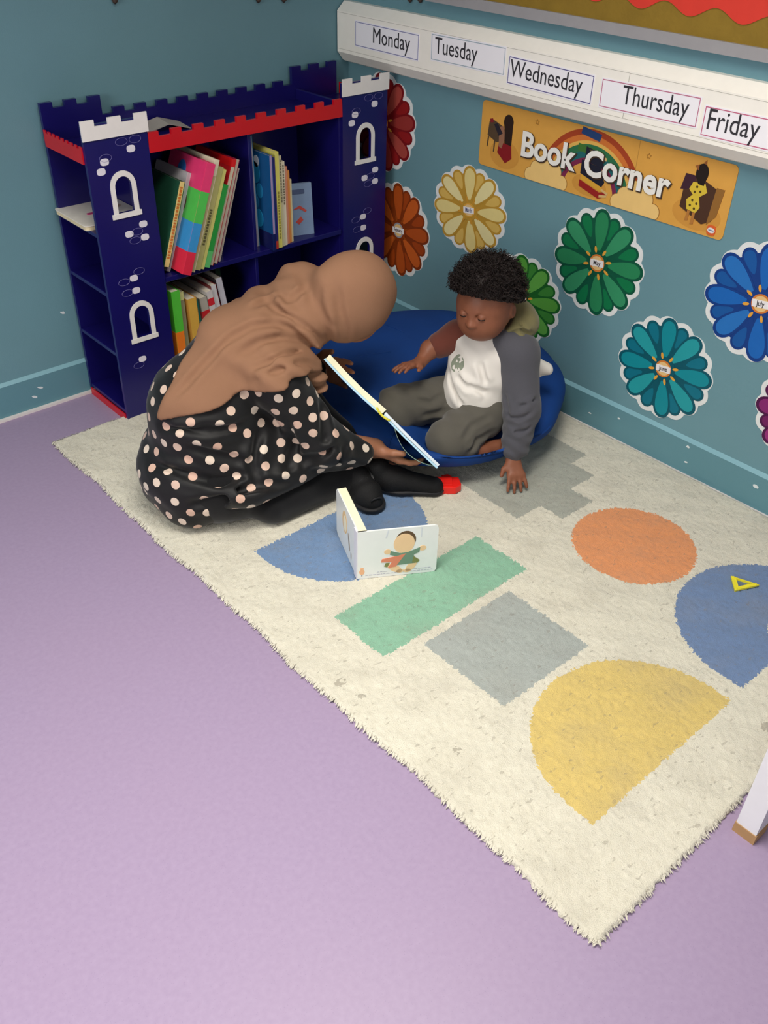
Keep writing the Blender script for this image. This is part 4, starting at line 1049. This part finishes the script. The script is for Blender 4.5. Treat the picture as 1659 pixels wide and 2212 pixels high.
    bp = B.new('ShaderNodeBump'); bp.inputs['Strength'].default_value = .15; bp.inputs['Distance'].default_value = .001; B.l.new(nz.outputs['Fac'], bp.inputs['Height']); B.l.new(bp.outputs[0], p.inputs['Normal'])
    o = npmesh('tunic', P, F, mt, root)
    # evenly spread dots over the cloth
    sel = []; order = rng.permutation(len(P)); A = np.zeros((900, 3)); k = 0
    for i in order:
        if k and np.min(np.sum((A[:k]-P[i])**2, 1)) < .0425**2: continue
        A[k] = P[i]; k += 1
        if k >= 900: break
    A = A[:k]; dist = np.full(len(P), 9.); tone = np.zeros(len(P))
    for i in range(k):
        v = P-A[i]; v = np.sqrt((v**2).sum(1)); u = v < dist; dist[u] = v[u]; tone[u] = (i*.618) % 1
    a_ = o.data.attributes.new('dot', 'FLOAT', 'POINT'); a_.data.foreach_set('value', dist.astype(np.float32))
    a_ = o.data.attributes.new('tone', 'FLOAT', 'POINT'); a_.data.foreach_set('value', tone.astype(np.float32))
    # ---- headscarf
    f = SDF((-1.36, -1.20, .20), (-.60, -.55, .72), .0050)
    f.cap((-1.175, -.80, .16), (-1.165, -.81, .30), .172, .155, .05); f.cap((-1.165, -.81, .30), chest, .155, .142, .05); f.cap(chest, neck, .132, .085, .05)
    f.cap(shL, shR, .080, .080, .05); f.cap(shR, elR, .082, .080, .04); f.cap(shL, elL, .082, .08, .04)
    f.cap(neck, head, .085, .088, .03)
    hp = np.array([-1.225, -.775, .345]); 
    f.half(hp, (-.21, .18, .92), .005); f.half(hp+np.array([0, .0, 0]), (.50, -.78, -.28), .01)
    f.half((-.905, -.885, .3), (-.70, .10, .66), .02)
    f.cap((-.955, -.970, .435), (-.925, -.990, .375), .044, .024, .03); f.cap((-.925, -.990, .375), (-.905, -1.005, .340), .023, .008, .02)               # tip of the scarf by the hand
    f.ell(head-fdir*.012+fup*.008, (.106, .092, .122), RH, .035)
    f.ell(head-fdir*.045+fup*.02, (.092, .084, .095), RH, .03)
    f.ell((-.850, -.835, .572), (.066, .078, .062), None, .03); f.ell((-.935, -.80, .515), (.075, .085, .06), None, .03)
    # folds: radiate from below the chin across shoulder and back
    c0 = head+np.array([-.04, -.02, -.17])
    def folds(X, Y, Z):
        dx, dy, dz = X-c0[0], Y-c0[1], Z-c0[2]
        r = np.sqrt(dx*dx+dy*dy+dz*dz)+1e-6
        an = np.arctan2(dz, -dx*.9+dy*.4)
        w = np.clip((r-.05)/.08, 0, 1)*np.clip(1.25-r/.42, 0, 1)*np.clip((head[0]-.06-X)/.05, 0, 1)
        return w*(np.sin(an*17+3*np.sin(r*10))+.6*np.sin(an*31-r*22+2))
    f.disp(folds, .0065)
    def folds2(X, Y, Z):
        q = (X-neck[0])*.83+(Z-neck[2])*.35-(Y-neck[1])*.2
        w = np.exp(-(q/.06)**2)
        return w*np.sin(95*q+10*Y+2*np.sin(30*Y))
    f.disp(folds2, .0032)
    f.disp(lambda X, Y, Z: np.sin(24*X+31*Z)*np.sin(27*Y+13*Z), .003)
    f.grooves([[(-0.891, -0.978, 0.478), (-0.955, -0.966, 0.537), (-0.984, -0.908, 0.566), (-0.992, -0.871, 0.572)], [(-0.907, -0.980, 0.470), (-0.964, -0.958, 0.518), (-1.016, -0.932, 0.543), (-1.067, -0.913, 0.544), (-1.119, -0.895, 0.522), (-1.184, -0.882, 0.474), (-1.254, -0.877, 0.423), (-1.292, -0.868, 0.393)], [(-0.939, -0.962, 0.486), (-1.007, -0.956, 0.514), (-1.070, -0.945, 0.513), (-1.133, -0.931, 0.489)], [(-0.924, -0.961, 0.446), (-1.029, -1.004, 0.491), (-1.081, -0.997, 0.480), (-1.121, -0.973, 0.464)], [(-0.949, -0.863, 0.595), (-0.959, -0.915, 0.584), (-0.933, -0.921, 0.592), (-0.894, -0.919, 0.605)], [(-0.967, -0.887, 0.589), (-0.987, -0.863, 0.574), (-1.037, -0.873, 0.572)], [(-0.936, -1.014, 0.440), (-1.009, -1.034, 0.471), (-1.074, -1.025, 0.469), (-1.123, -0.992, 0.440)]], .0085, .0095); f.grooves([[(-0.881, -1.015, 0.521), (-0.899, -0.991, 0.556), (-0.899, -0.973, 0.587), (-0.891, -0.973, 0.623)], [(-0.829, -1.008, 0.463), (-0.860, -1.027, 0.532), (-0.866, -1.016, 0.581), (-0.860, -1.000, 0.635)]], .0045, .009)
    f.ell(head+fdir*.085-fup*.005, (.060, .050, .066), RH, .012, sub=True)           # opening for the face
    sdf_obj('headscarf', f, cloth('tan_jersey_scarf', (138, 102, 79), 800, .15, .85, .04, 0), root)
    # ---- shoes
    Msh = mat('black_shoe_mesh', (15, 15, 17), .7, .08, 60, .4, 500); Mso = mat('black_shoe_sole', (32, 32, 35), .6, .05); Mpi = mat('pale_shoe_piping', (176, 172, 160), .5)
    def shoe(heel, toe, nm, up=.075, L=None):
        heel = np.array(heel, float); toe = np.array(toe, float); d = unit(toe-heel); s = np.cross((0, 0, 1), d)
        f = SDF(np.minimum(heel, toe)-.07, np.maximum(heel, toe)+np.array([.07, .07, .12]), .004)
        f.cap(heel+(0, 0, .034), heel+d*.08+np.array((0, 0, .030)), .033, .036, .02); f.cap(heel+d*.08+np.array((0, 0, .030)), toe-d*.025+np.array((0, 0, .020)), .037, .029, .03)
        f.cap(heel+(0, 0, .03)+d*.005, heel+d*.03+np.array((0, 0, up)), .033, .034, .02)
        f.half((0, 0, heel[2]+.004), (0, 0, 1), .006)
        o = sdf_obj(nm, f, Msh, root, 1)
        f = SDF(np.minimum(heel, toe)-.07, np.maximum(heel, toe)+np.array([.07, .07, .06]), .004)
        f.cap(heel+(0, 0, .02), heel+d*.10+np.array((0, 0, .02)), .036, .041, .02); f.cap(heel+d*.10+np.array((0, 0, .02)), toe-d*.025+np.array((0, 0, .02)), .041, .033, .02)
        f.half((0, 0, heel[2]+.018), (0, 0, -1), .004); f.half((0, 0, heel[2]+.001), (0, 0, 1), .004)
        sdf_obj('sole', f, Mso, o, 1)
        for i in range(4):       # laces
            c1 = heel+d*(.065+.022*i)+np.array((0, 0, .070-.009*i))
            V, F = tube([c1-s*.018, c1-s*.008+np.array((0, 0, .004)), c1+s*.008+np.array((0, 0, .004)), c1+s*.018], .0028, 6); mesh('lace', V, F, Mso, o, True, world=True)
        return o, d, s
    o, d, s = shoe((-.800, -1.045, .0125), (-.655, -1.215, .0125), 'shoe', .07)
    o, d, s = shoe((-.838, -1.035, .0125), (-.862, -1.165, .0125), 'shoe', .06)
    h_ = np.array((-.838, -1.035, .0125))
    pts = [h_+s*sg*.030+d*t+np.array((0, 0, z)) for sg, t, z in ((1, .0, .052), (1, .03, .058), (1, .06, .050), (1, .085, .030), (1, .10, .014))]
    V, F = tube(pts, .0022, 6); mesh('piping', V, F, Mpi, o, True, world=True)
    t_ = h_+d*.115+np.array((0, 0, .034)); V, F = tube([t_-s*.006, t_+s*.006, t_+s*.007+d*.006], .0035, 6); mesh('shoe_mark', V, F, Mpi, o, True, world=True)
woman()

def held_book():
    A, Bp, D = bkA, bkB, bkD
    ex = unit(Bp-A); L = np.linalg.norm(Bp-A); nrm = unit(np.cross(ex, D)); Hh = .20
    if nrm[2] < 0: nrm = -nrm
    e = empty('held_picture_book', Vector(A+(Bp-A)*.5), 'open picture book seen edge on, held between the woman and the child', 'book')
    Mc = mat('book_blue_white_edge', (176, 214, 236), .35, .03); Mp = mat('book_cream_leaf', (232, 228, 196), .5, .03)
    def slab(name, a0, a1, t0, t1, m_, bow=0, h=Hh, s0=0.):
        n = 12; g = G(); V = []
        for i in range(n+1):
            q = i/n; a_ = a0+(a1-a0)*q; b_ = bow*math.sin(PI*q)
            for hh in (s0, h):
                for t in (t0, t1): V.append(A+ex*a_*L+D*hh+nrm*(t+b_))
        F = []
        for i in range(n):
            k = i*4; F += [(k, k+4, k+5, k+1), (k+2, k+3, k+7, k+6), (k+1, k+5, k+7, k+3), (k, k+2, k+6, k+4)]
        F += [(0, 1, 3, 2), (n*4, n*4+2, n*4+3, n*4+1)]
        g.add(V, F); return g.obj(name, m_, e, world=True)
    slab('cover', 0, .492, -.0125, -.0070, Mc, -.004); slab('cover', .508, 1, -.0105, -.0050, Mc, -.002)
    slab('pages', .005, .495, -.0068, .0085, Mp, -.004, Hh-.004, .002); slab('pages', .505, .995, -.0048, .0030, mat('book_white_leaf', (214, 224, 232), .5, .03), -.001, Hh-.004, .002)
    # yellow spine end
    c_ = A+ex*L*.5; pts = [c_+ex*t+nrm*(-.005-.006*math.cos(t/.03*PI/2)) for t in np.linspace(-.026, .026, 9)]
    V, F = tube(pts, .0032, 6); mesh('spine_end', V, F, mat('yellow_spine_end', (220, 210, 70), .4), e, True, world=True)
    pts2 = [p_+D*.19 for p_ in pts]; g = G(); V = pts+pts2; n = len(pts); g.add(V, [(i, i+1, i+1+n, i+n) for i in range(n-1)]); g.obj('spine', mat('yellow_spine_end', (220, 210, 70), .4), e, world=True)
    # loose leaf bowing away from the lower cover
    n = 14; V = []
    for i in range(n+1):
        q = i/n; s_ = A+ex*L*(.60+.40*q)-nrm*(.004+.032*math.sin(PI*q)**.8)
        V += [s_+D*.02, s_+D*.17, s_+D*.17-nrm*.0008, s_+D*.02-nrm*.0008]
    F = []
    for i in range(n):
        k = i*4
        for j in range(4): F.append((k+j, k+(j+1) % 4, k+4+(j+1) % 4, k+4+j))
    G().add(V, F).obj('loose_leaf', mat('pale_green_leaf', (166, 190, 170), .45, .03), e, smooth=True, world=True)
held_book()

def child():
    root = empty('person', (-.43, -1.12, .16), 'toddler with dark curly hair in white and grey hoodie sitting on the blue beanbag', 'person')
    hip = np.array([-.430, -1.115, .195]); ch = np.array([-.400, -1.125, .335]); nk = np.array([-.425, -1.135, .425]); head = np.array([-.462, -1.145, .522])
    shL = np.array([-.385, -1.205, .372]); shR = np.array([-.445, -1.035, .375])
    elL = np.array([-.405, -1.270, .225]); wrL = np.array([-.455, -1.300, .095])
    elR = np.array([-.520, -1.000, .345]); wrR = np.array([-.572, -1.015, .325])
    hL = hip+np.array([0, -.055, -.01]); kL = np.array([-.595, -1.165, .145]); aL = np.array([-.505, -1.222, .098])
    hR = hip+np.array([0, .055, -.01]); kR = np.array([-.625, -.985, .185]); aR = np.array([-.715, -1.01, .085])
    F_ = unit([-.93, -.28, -.25]); U_ = np.array([-.1, .0, 1.]); U_ = unit(U_-np.dot(U_, F_)*F_); S_ = np.cross(U_, F_)
    RH = np.array([F_, S_, U_])
    f = SDF((-.80, -1.42, .012), (-.28, -.92, .66), .0030)
    f.ell(hip, (.075, .085, .065)).cap(hip, ch, .072, .070, .03).cap(ch, nk, .062, .032, .02).cap(shL, shR, .034, .034, .02).cap(nk, head, .034, .04, .02)
    f.ell(head, (.084, .078, .090), RH, .02); f.ell(head+F_*.037-U_*.044, (.048, .057, .044), RH, .025)
    f.ell(head+F_*.045-U_*.028+S_*.028, (.028, .026, .026), RH, .02); f.ell(head+F_*.045-U_*.028-S_*.028, (.028, .026, .026), RH, .02)
    nb_ = head+F_*.082
    f.ell(nb_-U_*.014+F_*.004, (.011, .012, .009), RH, .010); f.cap(nb_+U_*.005-F_*.004, nb_-U_*.012+F_*.003, .006, .007, .008)
    for s in (-1, 1):
        f.ell(nb_+U_*.010+S_*s*.027-F_*.004, (.010, .015, .009), RH, .006, sub=True)
        f.ell(nb_+U_*.009+S_*s*.027-F_*.011, (.012, .012, .010), RH, .002)
        f.ell(nb_-U_*.015+S_*s*.010+F_*.003, (.006, .006, .005), RH, .004)
        e0 = head+S_*s*.078-F_*.008-U_*.012
        f.ell(e0, (.015, .007, .022), RH, .006); f.ell(e0+S_*s*.007+F_*.002, (.008, .006, .013), RH, .003, sub=True)
    f.ell(nb_-U_*.036-F_*.004, (.008, .018, .005), RH, .004); f.ell(nb_-U_*.044-F_*.006, (.008, .015, .0055), RH, .003)
    f.cap(shL, elL, .032, .028, .015).cap(elL, wrL, .027, .019, .012); f.cap(shR, elR, .032, .027, .015).cap(elR, wrR, .026, .018, .012)
    f.cap(hL, kL, .055, .042, .02).cap(kL, aL, .040, .026, .015); f.cap(hR, kR, .055, .042, .02).cap(kR, aR, .040, .026, .015)
    hand(f, wrL, (-.030, -.055, -.062), (.3, .55, -.55), .112, .16, -1, .20, .003)
    hand(f, wrR, (-.09, .0, .012), (-.1, -.3, -.9), .105, .20, 1, .22, .003)
    # feet
    for an, td, lat in ((aL, (.15, -.035, -.005), (0, -.2, 1)), (aR, (-.06, -.05, .03), (0, 1, 0))):
        t = unit(td); f.cap(an, an+t*.045, .024, .024, .012); f.cap(an-t*.012, an+t*.07, .022, .024, .01)
        l_ = unit(np.cross(t, (0, .3, 1)))
        for i in range(5): q = an+t*.075+l_*(.008*(i-2)); f.cap(q, q+t*(.022-.002*abs(i-1)), .0062, .0058, .003)
    sdf_obj('body', f, M_cskin, root, 1)
    for s in (-1, 1):
        g = SDF(nb_+U_*.009+S_*s*.027-F_*.012-.02, nb_+U_*.009+S_*s*.027-F_*.012+.02, .0015); g.ell(nb_+U_*.0055+S_*s*.027-F_*.0065, (.0075, .0105, .0042), RH, .002)
        sdf_obj('eye', g, mat('dark_eye', (26, 18, 16), .2), root, 0)
    # trousers
    Mt = cloth('khaki_grey_trousers', (84, 81, 74), 900, .25)
    f = SDF((-.80, -1.30, .012), (-.30, -.90, .33), .004)
    f.ell(hip-np.array([0, 0, .012]), (.088, .098, .075), None, .02)
    f.cap(hL, kL, .072, .058, .03).cap(kL, kL+(aL-kL)*.50, .056, .046, .02); f.cap(hR, kR, .074, .062, .03).cap(kR, kR+(aR-kR)*.85, .060, .042, .02)
    f.disp(lambda X, Y, Z: np.sin(70*X-40*Y+55*Z)*np.sin(45*Y+30*X)+.7*np.sin(120*X+60*Z+20*Y), .0020)
    f.grooves([[(-0.488, -1.227, 0.211), (-0.550, -1.215, 0.199), (-0.592, -1.222, 0.172)], [(-0.527, -1.076, 0.235), (-0.575, -1.069, 0.218), (-0.606, -1.043, 0.226)], [(-0.530, -1.138, 0.217), (-0.554, -1.088, 0.188), (-0.604, -1.063, 0.180)], [(-0.473, -1.237, 0.164), (-0.543, -1.232, 0.158), (-0.577, -1.231, 0.124)]], .007, .008)
    sdf_obj('trousers', f, Mt, root)
    # sweatshirt body
    m, B, p = base('white_sweatshirt', .85, .15); tc = B.new('ShaderNodeTexCoord')
    n_ = B.new('ShaderNodeTexNoise'); n_.inputs['Scale'].default_value = 60; B.l.new(tc.outputs['Object'], n_.inputs['Vector'])
    vd_ = B.new('ShaderNodeVectorMath', operation='DISTANCE'); B.l.new(tc.outputs['Object'], vd_.inputs[0]); vd_.inputs[1].default_value = (-.505+.43, -1.10+1.12, .335-.16)
    msk = B.math('MULTIPLY', B.math('LESS_THAN', vd_.outputs['Value'], .026), B.math('GREATER_THAN', n_.outputs['Fac'], .44))
    B.l.new(B.mix(msk, lin((214, 210, 204)), lin((130, 138, 122))), p.inputs['Base Color'])
    f = SDF((-.62, -1.29, .15), (-.22, -.94, .47), .0032)
    f.cap(hip+np.array([.0, 0, .035]), ch, .104, .100, .03); f.cap(ch, nk-np.array([0, 0, .02]), .096, .056, .03); f.cap(shL, shR, .042, .042, .03)
    f.cap((-.345, -1.165, .325), (-.268, -1.234, .298), .045, .012, .02); f.cap((-.345, -1.17, .26), (-.268, -1.234, .290), .045, .012, .02); f.cap((-.35, -1.18, .23), (-.285, -1.232, .215), .05, .010, .02)
    f.ell(ch+np.array([-.045, .012, -.035]), (.062, .078, .060), None, .03)
    f.disp(lambda X, Y, Z: np.sin(40*(Z-.8*Y)+60*X)*np.clip((.37-Z)*9, 0, 1)+.6*np.sin(90*Z-50*Y+30*X), .0028)
    f.grooves([[(-0.521, -1.111, 0.308), (-0.514, -1.172, 0.272)], [(-0.488, -1.165, 0.362), (-0.484, -1.195, 0.301)], [(-0.508, -1.070, 0.302), (-0.525, -1.152, 0.222)], [(-0.517, -1.154, 0.295), (-0.482, -1.196, 0.271)]], .009, .009)
    f.half(hip+np.array([0, 0, .012]), (-.15, .1, 1), .008)
    sdf_obj('sweatshirt', f, m, root)
    # hem band corner sticking out behind
    # grey raglan sleeves
    Mg = cloth('charcoal_sleeve', (76, 76, 83), 900, .3)
    f = SDF((-.56, -1.38, .07), (-.30, -1.10, .45), .0032)
    f.cap(nk+np.array([.012, -.045, -.012]), shL+np.array([0, -.008, 0]), .044, .058, .03).cap(shL+np.array([0, -.008, 0]), elL, .061, .052, .025).cap(elL, wrL+(elL-wrL)*.24, .051, .041, .02)
    f.disp(lambda X, Y, Z: np.sin(150*Z+50*X+3*np.sin(40*X))*np.clip((.30-Z)*6, 0, 1), .0022)
    f.grooves([[(-0.460, -1.254, 0.221), (-0.453, -1.300, 0.224), (-0.421, -1.321, 0.244)], [(-0.465, -1.264, 0.181), (-0.457, -1.309, 0.184), (-0.419, -1.326, 0.200)], [(-0.452, -1.239, 0.278), (-0.463, -1.274, 0.223)], [(-0.449, -1.292, 0.256), (-0.393, -1.309, 0.273)]], .006, .007)
    sdf_obj('sleeve', f, Mg, root)
    f = SDF((-.56, -1.38, .06), (-.36, -1.2, .16), .003); w0_ = wrL+(elL-wrL)*.10
    f.cap(w0_, wrL+(elL-wrL)*.28, .028, .033, .004); sdf_obj('cuff', f, Mg, root)
    f = SDF((-.58, -1.10, .28), (-.36, -.95, .45), .0032)
    f.cap(nk+np.array([0, .045, -.012]), shR, .038, .046, .03).cap(shR, elR+(shR-elR)*.35, .046, .038, .02); sdf_obj('sleeve', f, cloth('rust_brown_sleeve', (98, 52, 42), 900, .3), root)
    # olive hood lying behind the neck
    f = SDF((-.56, -1.28, .33), (-.28, -.98, .58), .0032)
    bk_ = -F_
    cc = nk+np.array([.035, -.012, .010])
    f.ell(cc+bk_*.026, (.088, .094, .058), RH, .02); f.cap(cc+bk_*.03-S_*.06, cc+bk_*.03+S_*.06, .036, .036, .02)
    f.cap(cc+bk_*.045-S_*.035+U_*.02, cc+bk_*.085-S_*.035+U_*.095, .032, .012, .02); f.cap(cc+bk_*.045+S_*.02+U_*.02, cc+bk_*.05+S_*.0+U_*.06, .030, .016, .02)
    f.ell(head, (.096, .088, .102), RH, .008, sub=True); f.cap(nk-np.array([0, 0, .02]), head, .046, .05, .01, sub=True)
    f.grooves([[(-0.393, -1.212, 0.464), (-0.375, -1.233, 0.439)], [(-0.429, -1.198, 0.428), (-0.402, -1.222, 0.449), (-0.356, -1.235, 0.434)]], .007, .007)
    sdf_obj('hood', f, cloth('olive_hood_lining', (112, 106, 72), 900, .3), root)
    # hair: curly cap plus separate curls
    f = SDF(head-.14, head+.15, .003)
    f.ell(head+U_*.030-F_*.018, (.094, .092, .088), RH, .01)
    f.ell(head+U_*.072+F_*.018, (.064, .070, .044), RH, .02)
    f.disp(lambda X, Y, Z: np.sin(230*X+60*np.sin(30*Y))*np.sin(240*Y+40*Z)*np.sin(220*Z+50*X), .006)
    f.half(head-F_*.0+U_*.024, (-F_*.55+U_*.84), .01)
    f.ell(head+F_*.070-U_*.006, (.064, .072, .060), RH, .012, sub=True); f.ell(head-F_*.008-S_*.085-U_*.012, (.026, .030, .032), RH, .008, sub=True)
    P, Fq = f.mesh(); P = smooth_mesh(P, Fq, 1)
    Mh = mat('dark_curly_hair', (32, 24, 23), .55, .15, 60, .5, 300)
    npmesh('hair', P, Fq, Mh, root)
    Vn = P-head; r_ = np.linalg.norm(Vn, axis=1); V = []; F = []
    idx = rng.choice(len(P), 2400, replace=False)
    for i in idx:
        p0 = P[i]; n_ = Vn[i]/r_[i]
        if np.dot(n_, -F_*.62+U_*.80) < -.02: continue
        t1 = unit(np.cross(n_, rng.normal(size=3))); t2 = np.cross(n_, t1); rr = rng.uniform(.003, .0075); turns = rng.uniform(1.0, 2.2); Ln = rng.uniform(.008, .028); ph = rng.uniform(0, 6)
        pts = [p0-n_*.002+n_*Ln*q+rr*q**.5*(math.cos(ph+turns*2*PI*q)*t1+math.sin(ph+turns*2*PI*q)*t2) for q in np.linspace(0, 1, 12)]
        v, q_ = tube(pts, [.0011]*9+[.0008, .0006, .0004], 3, False); b_ = len(V); V += v; F += [tuple(x+b_ for x in k) for k in q_]
    o = mesh('curls', V, F, Mh, root, True, world=True); o['kind'] = 'stuff'
child()
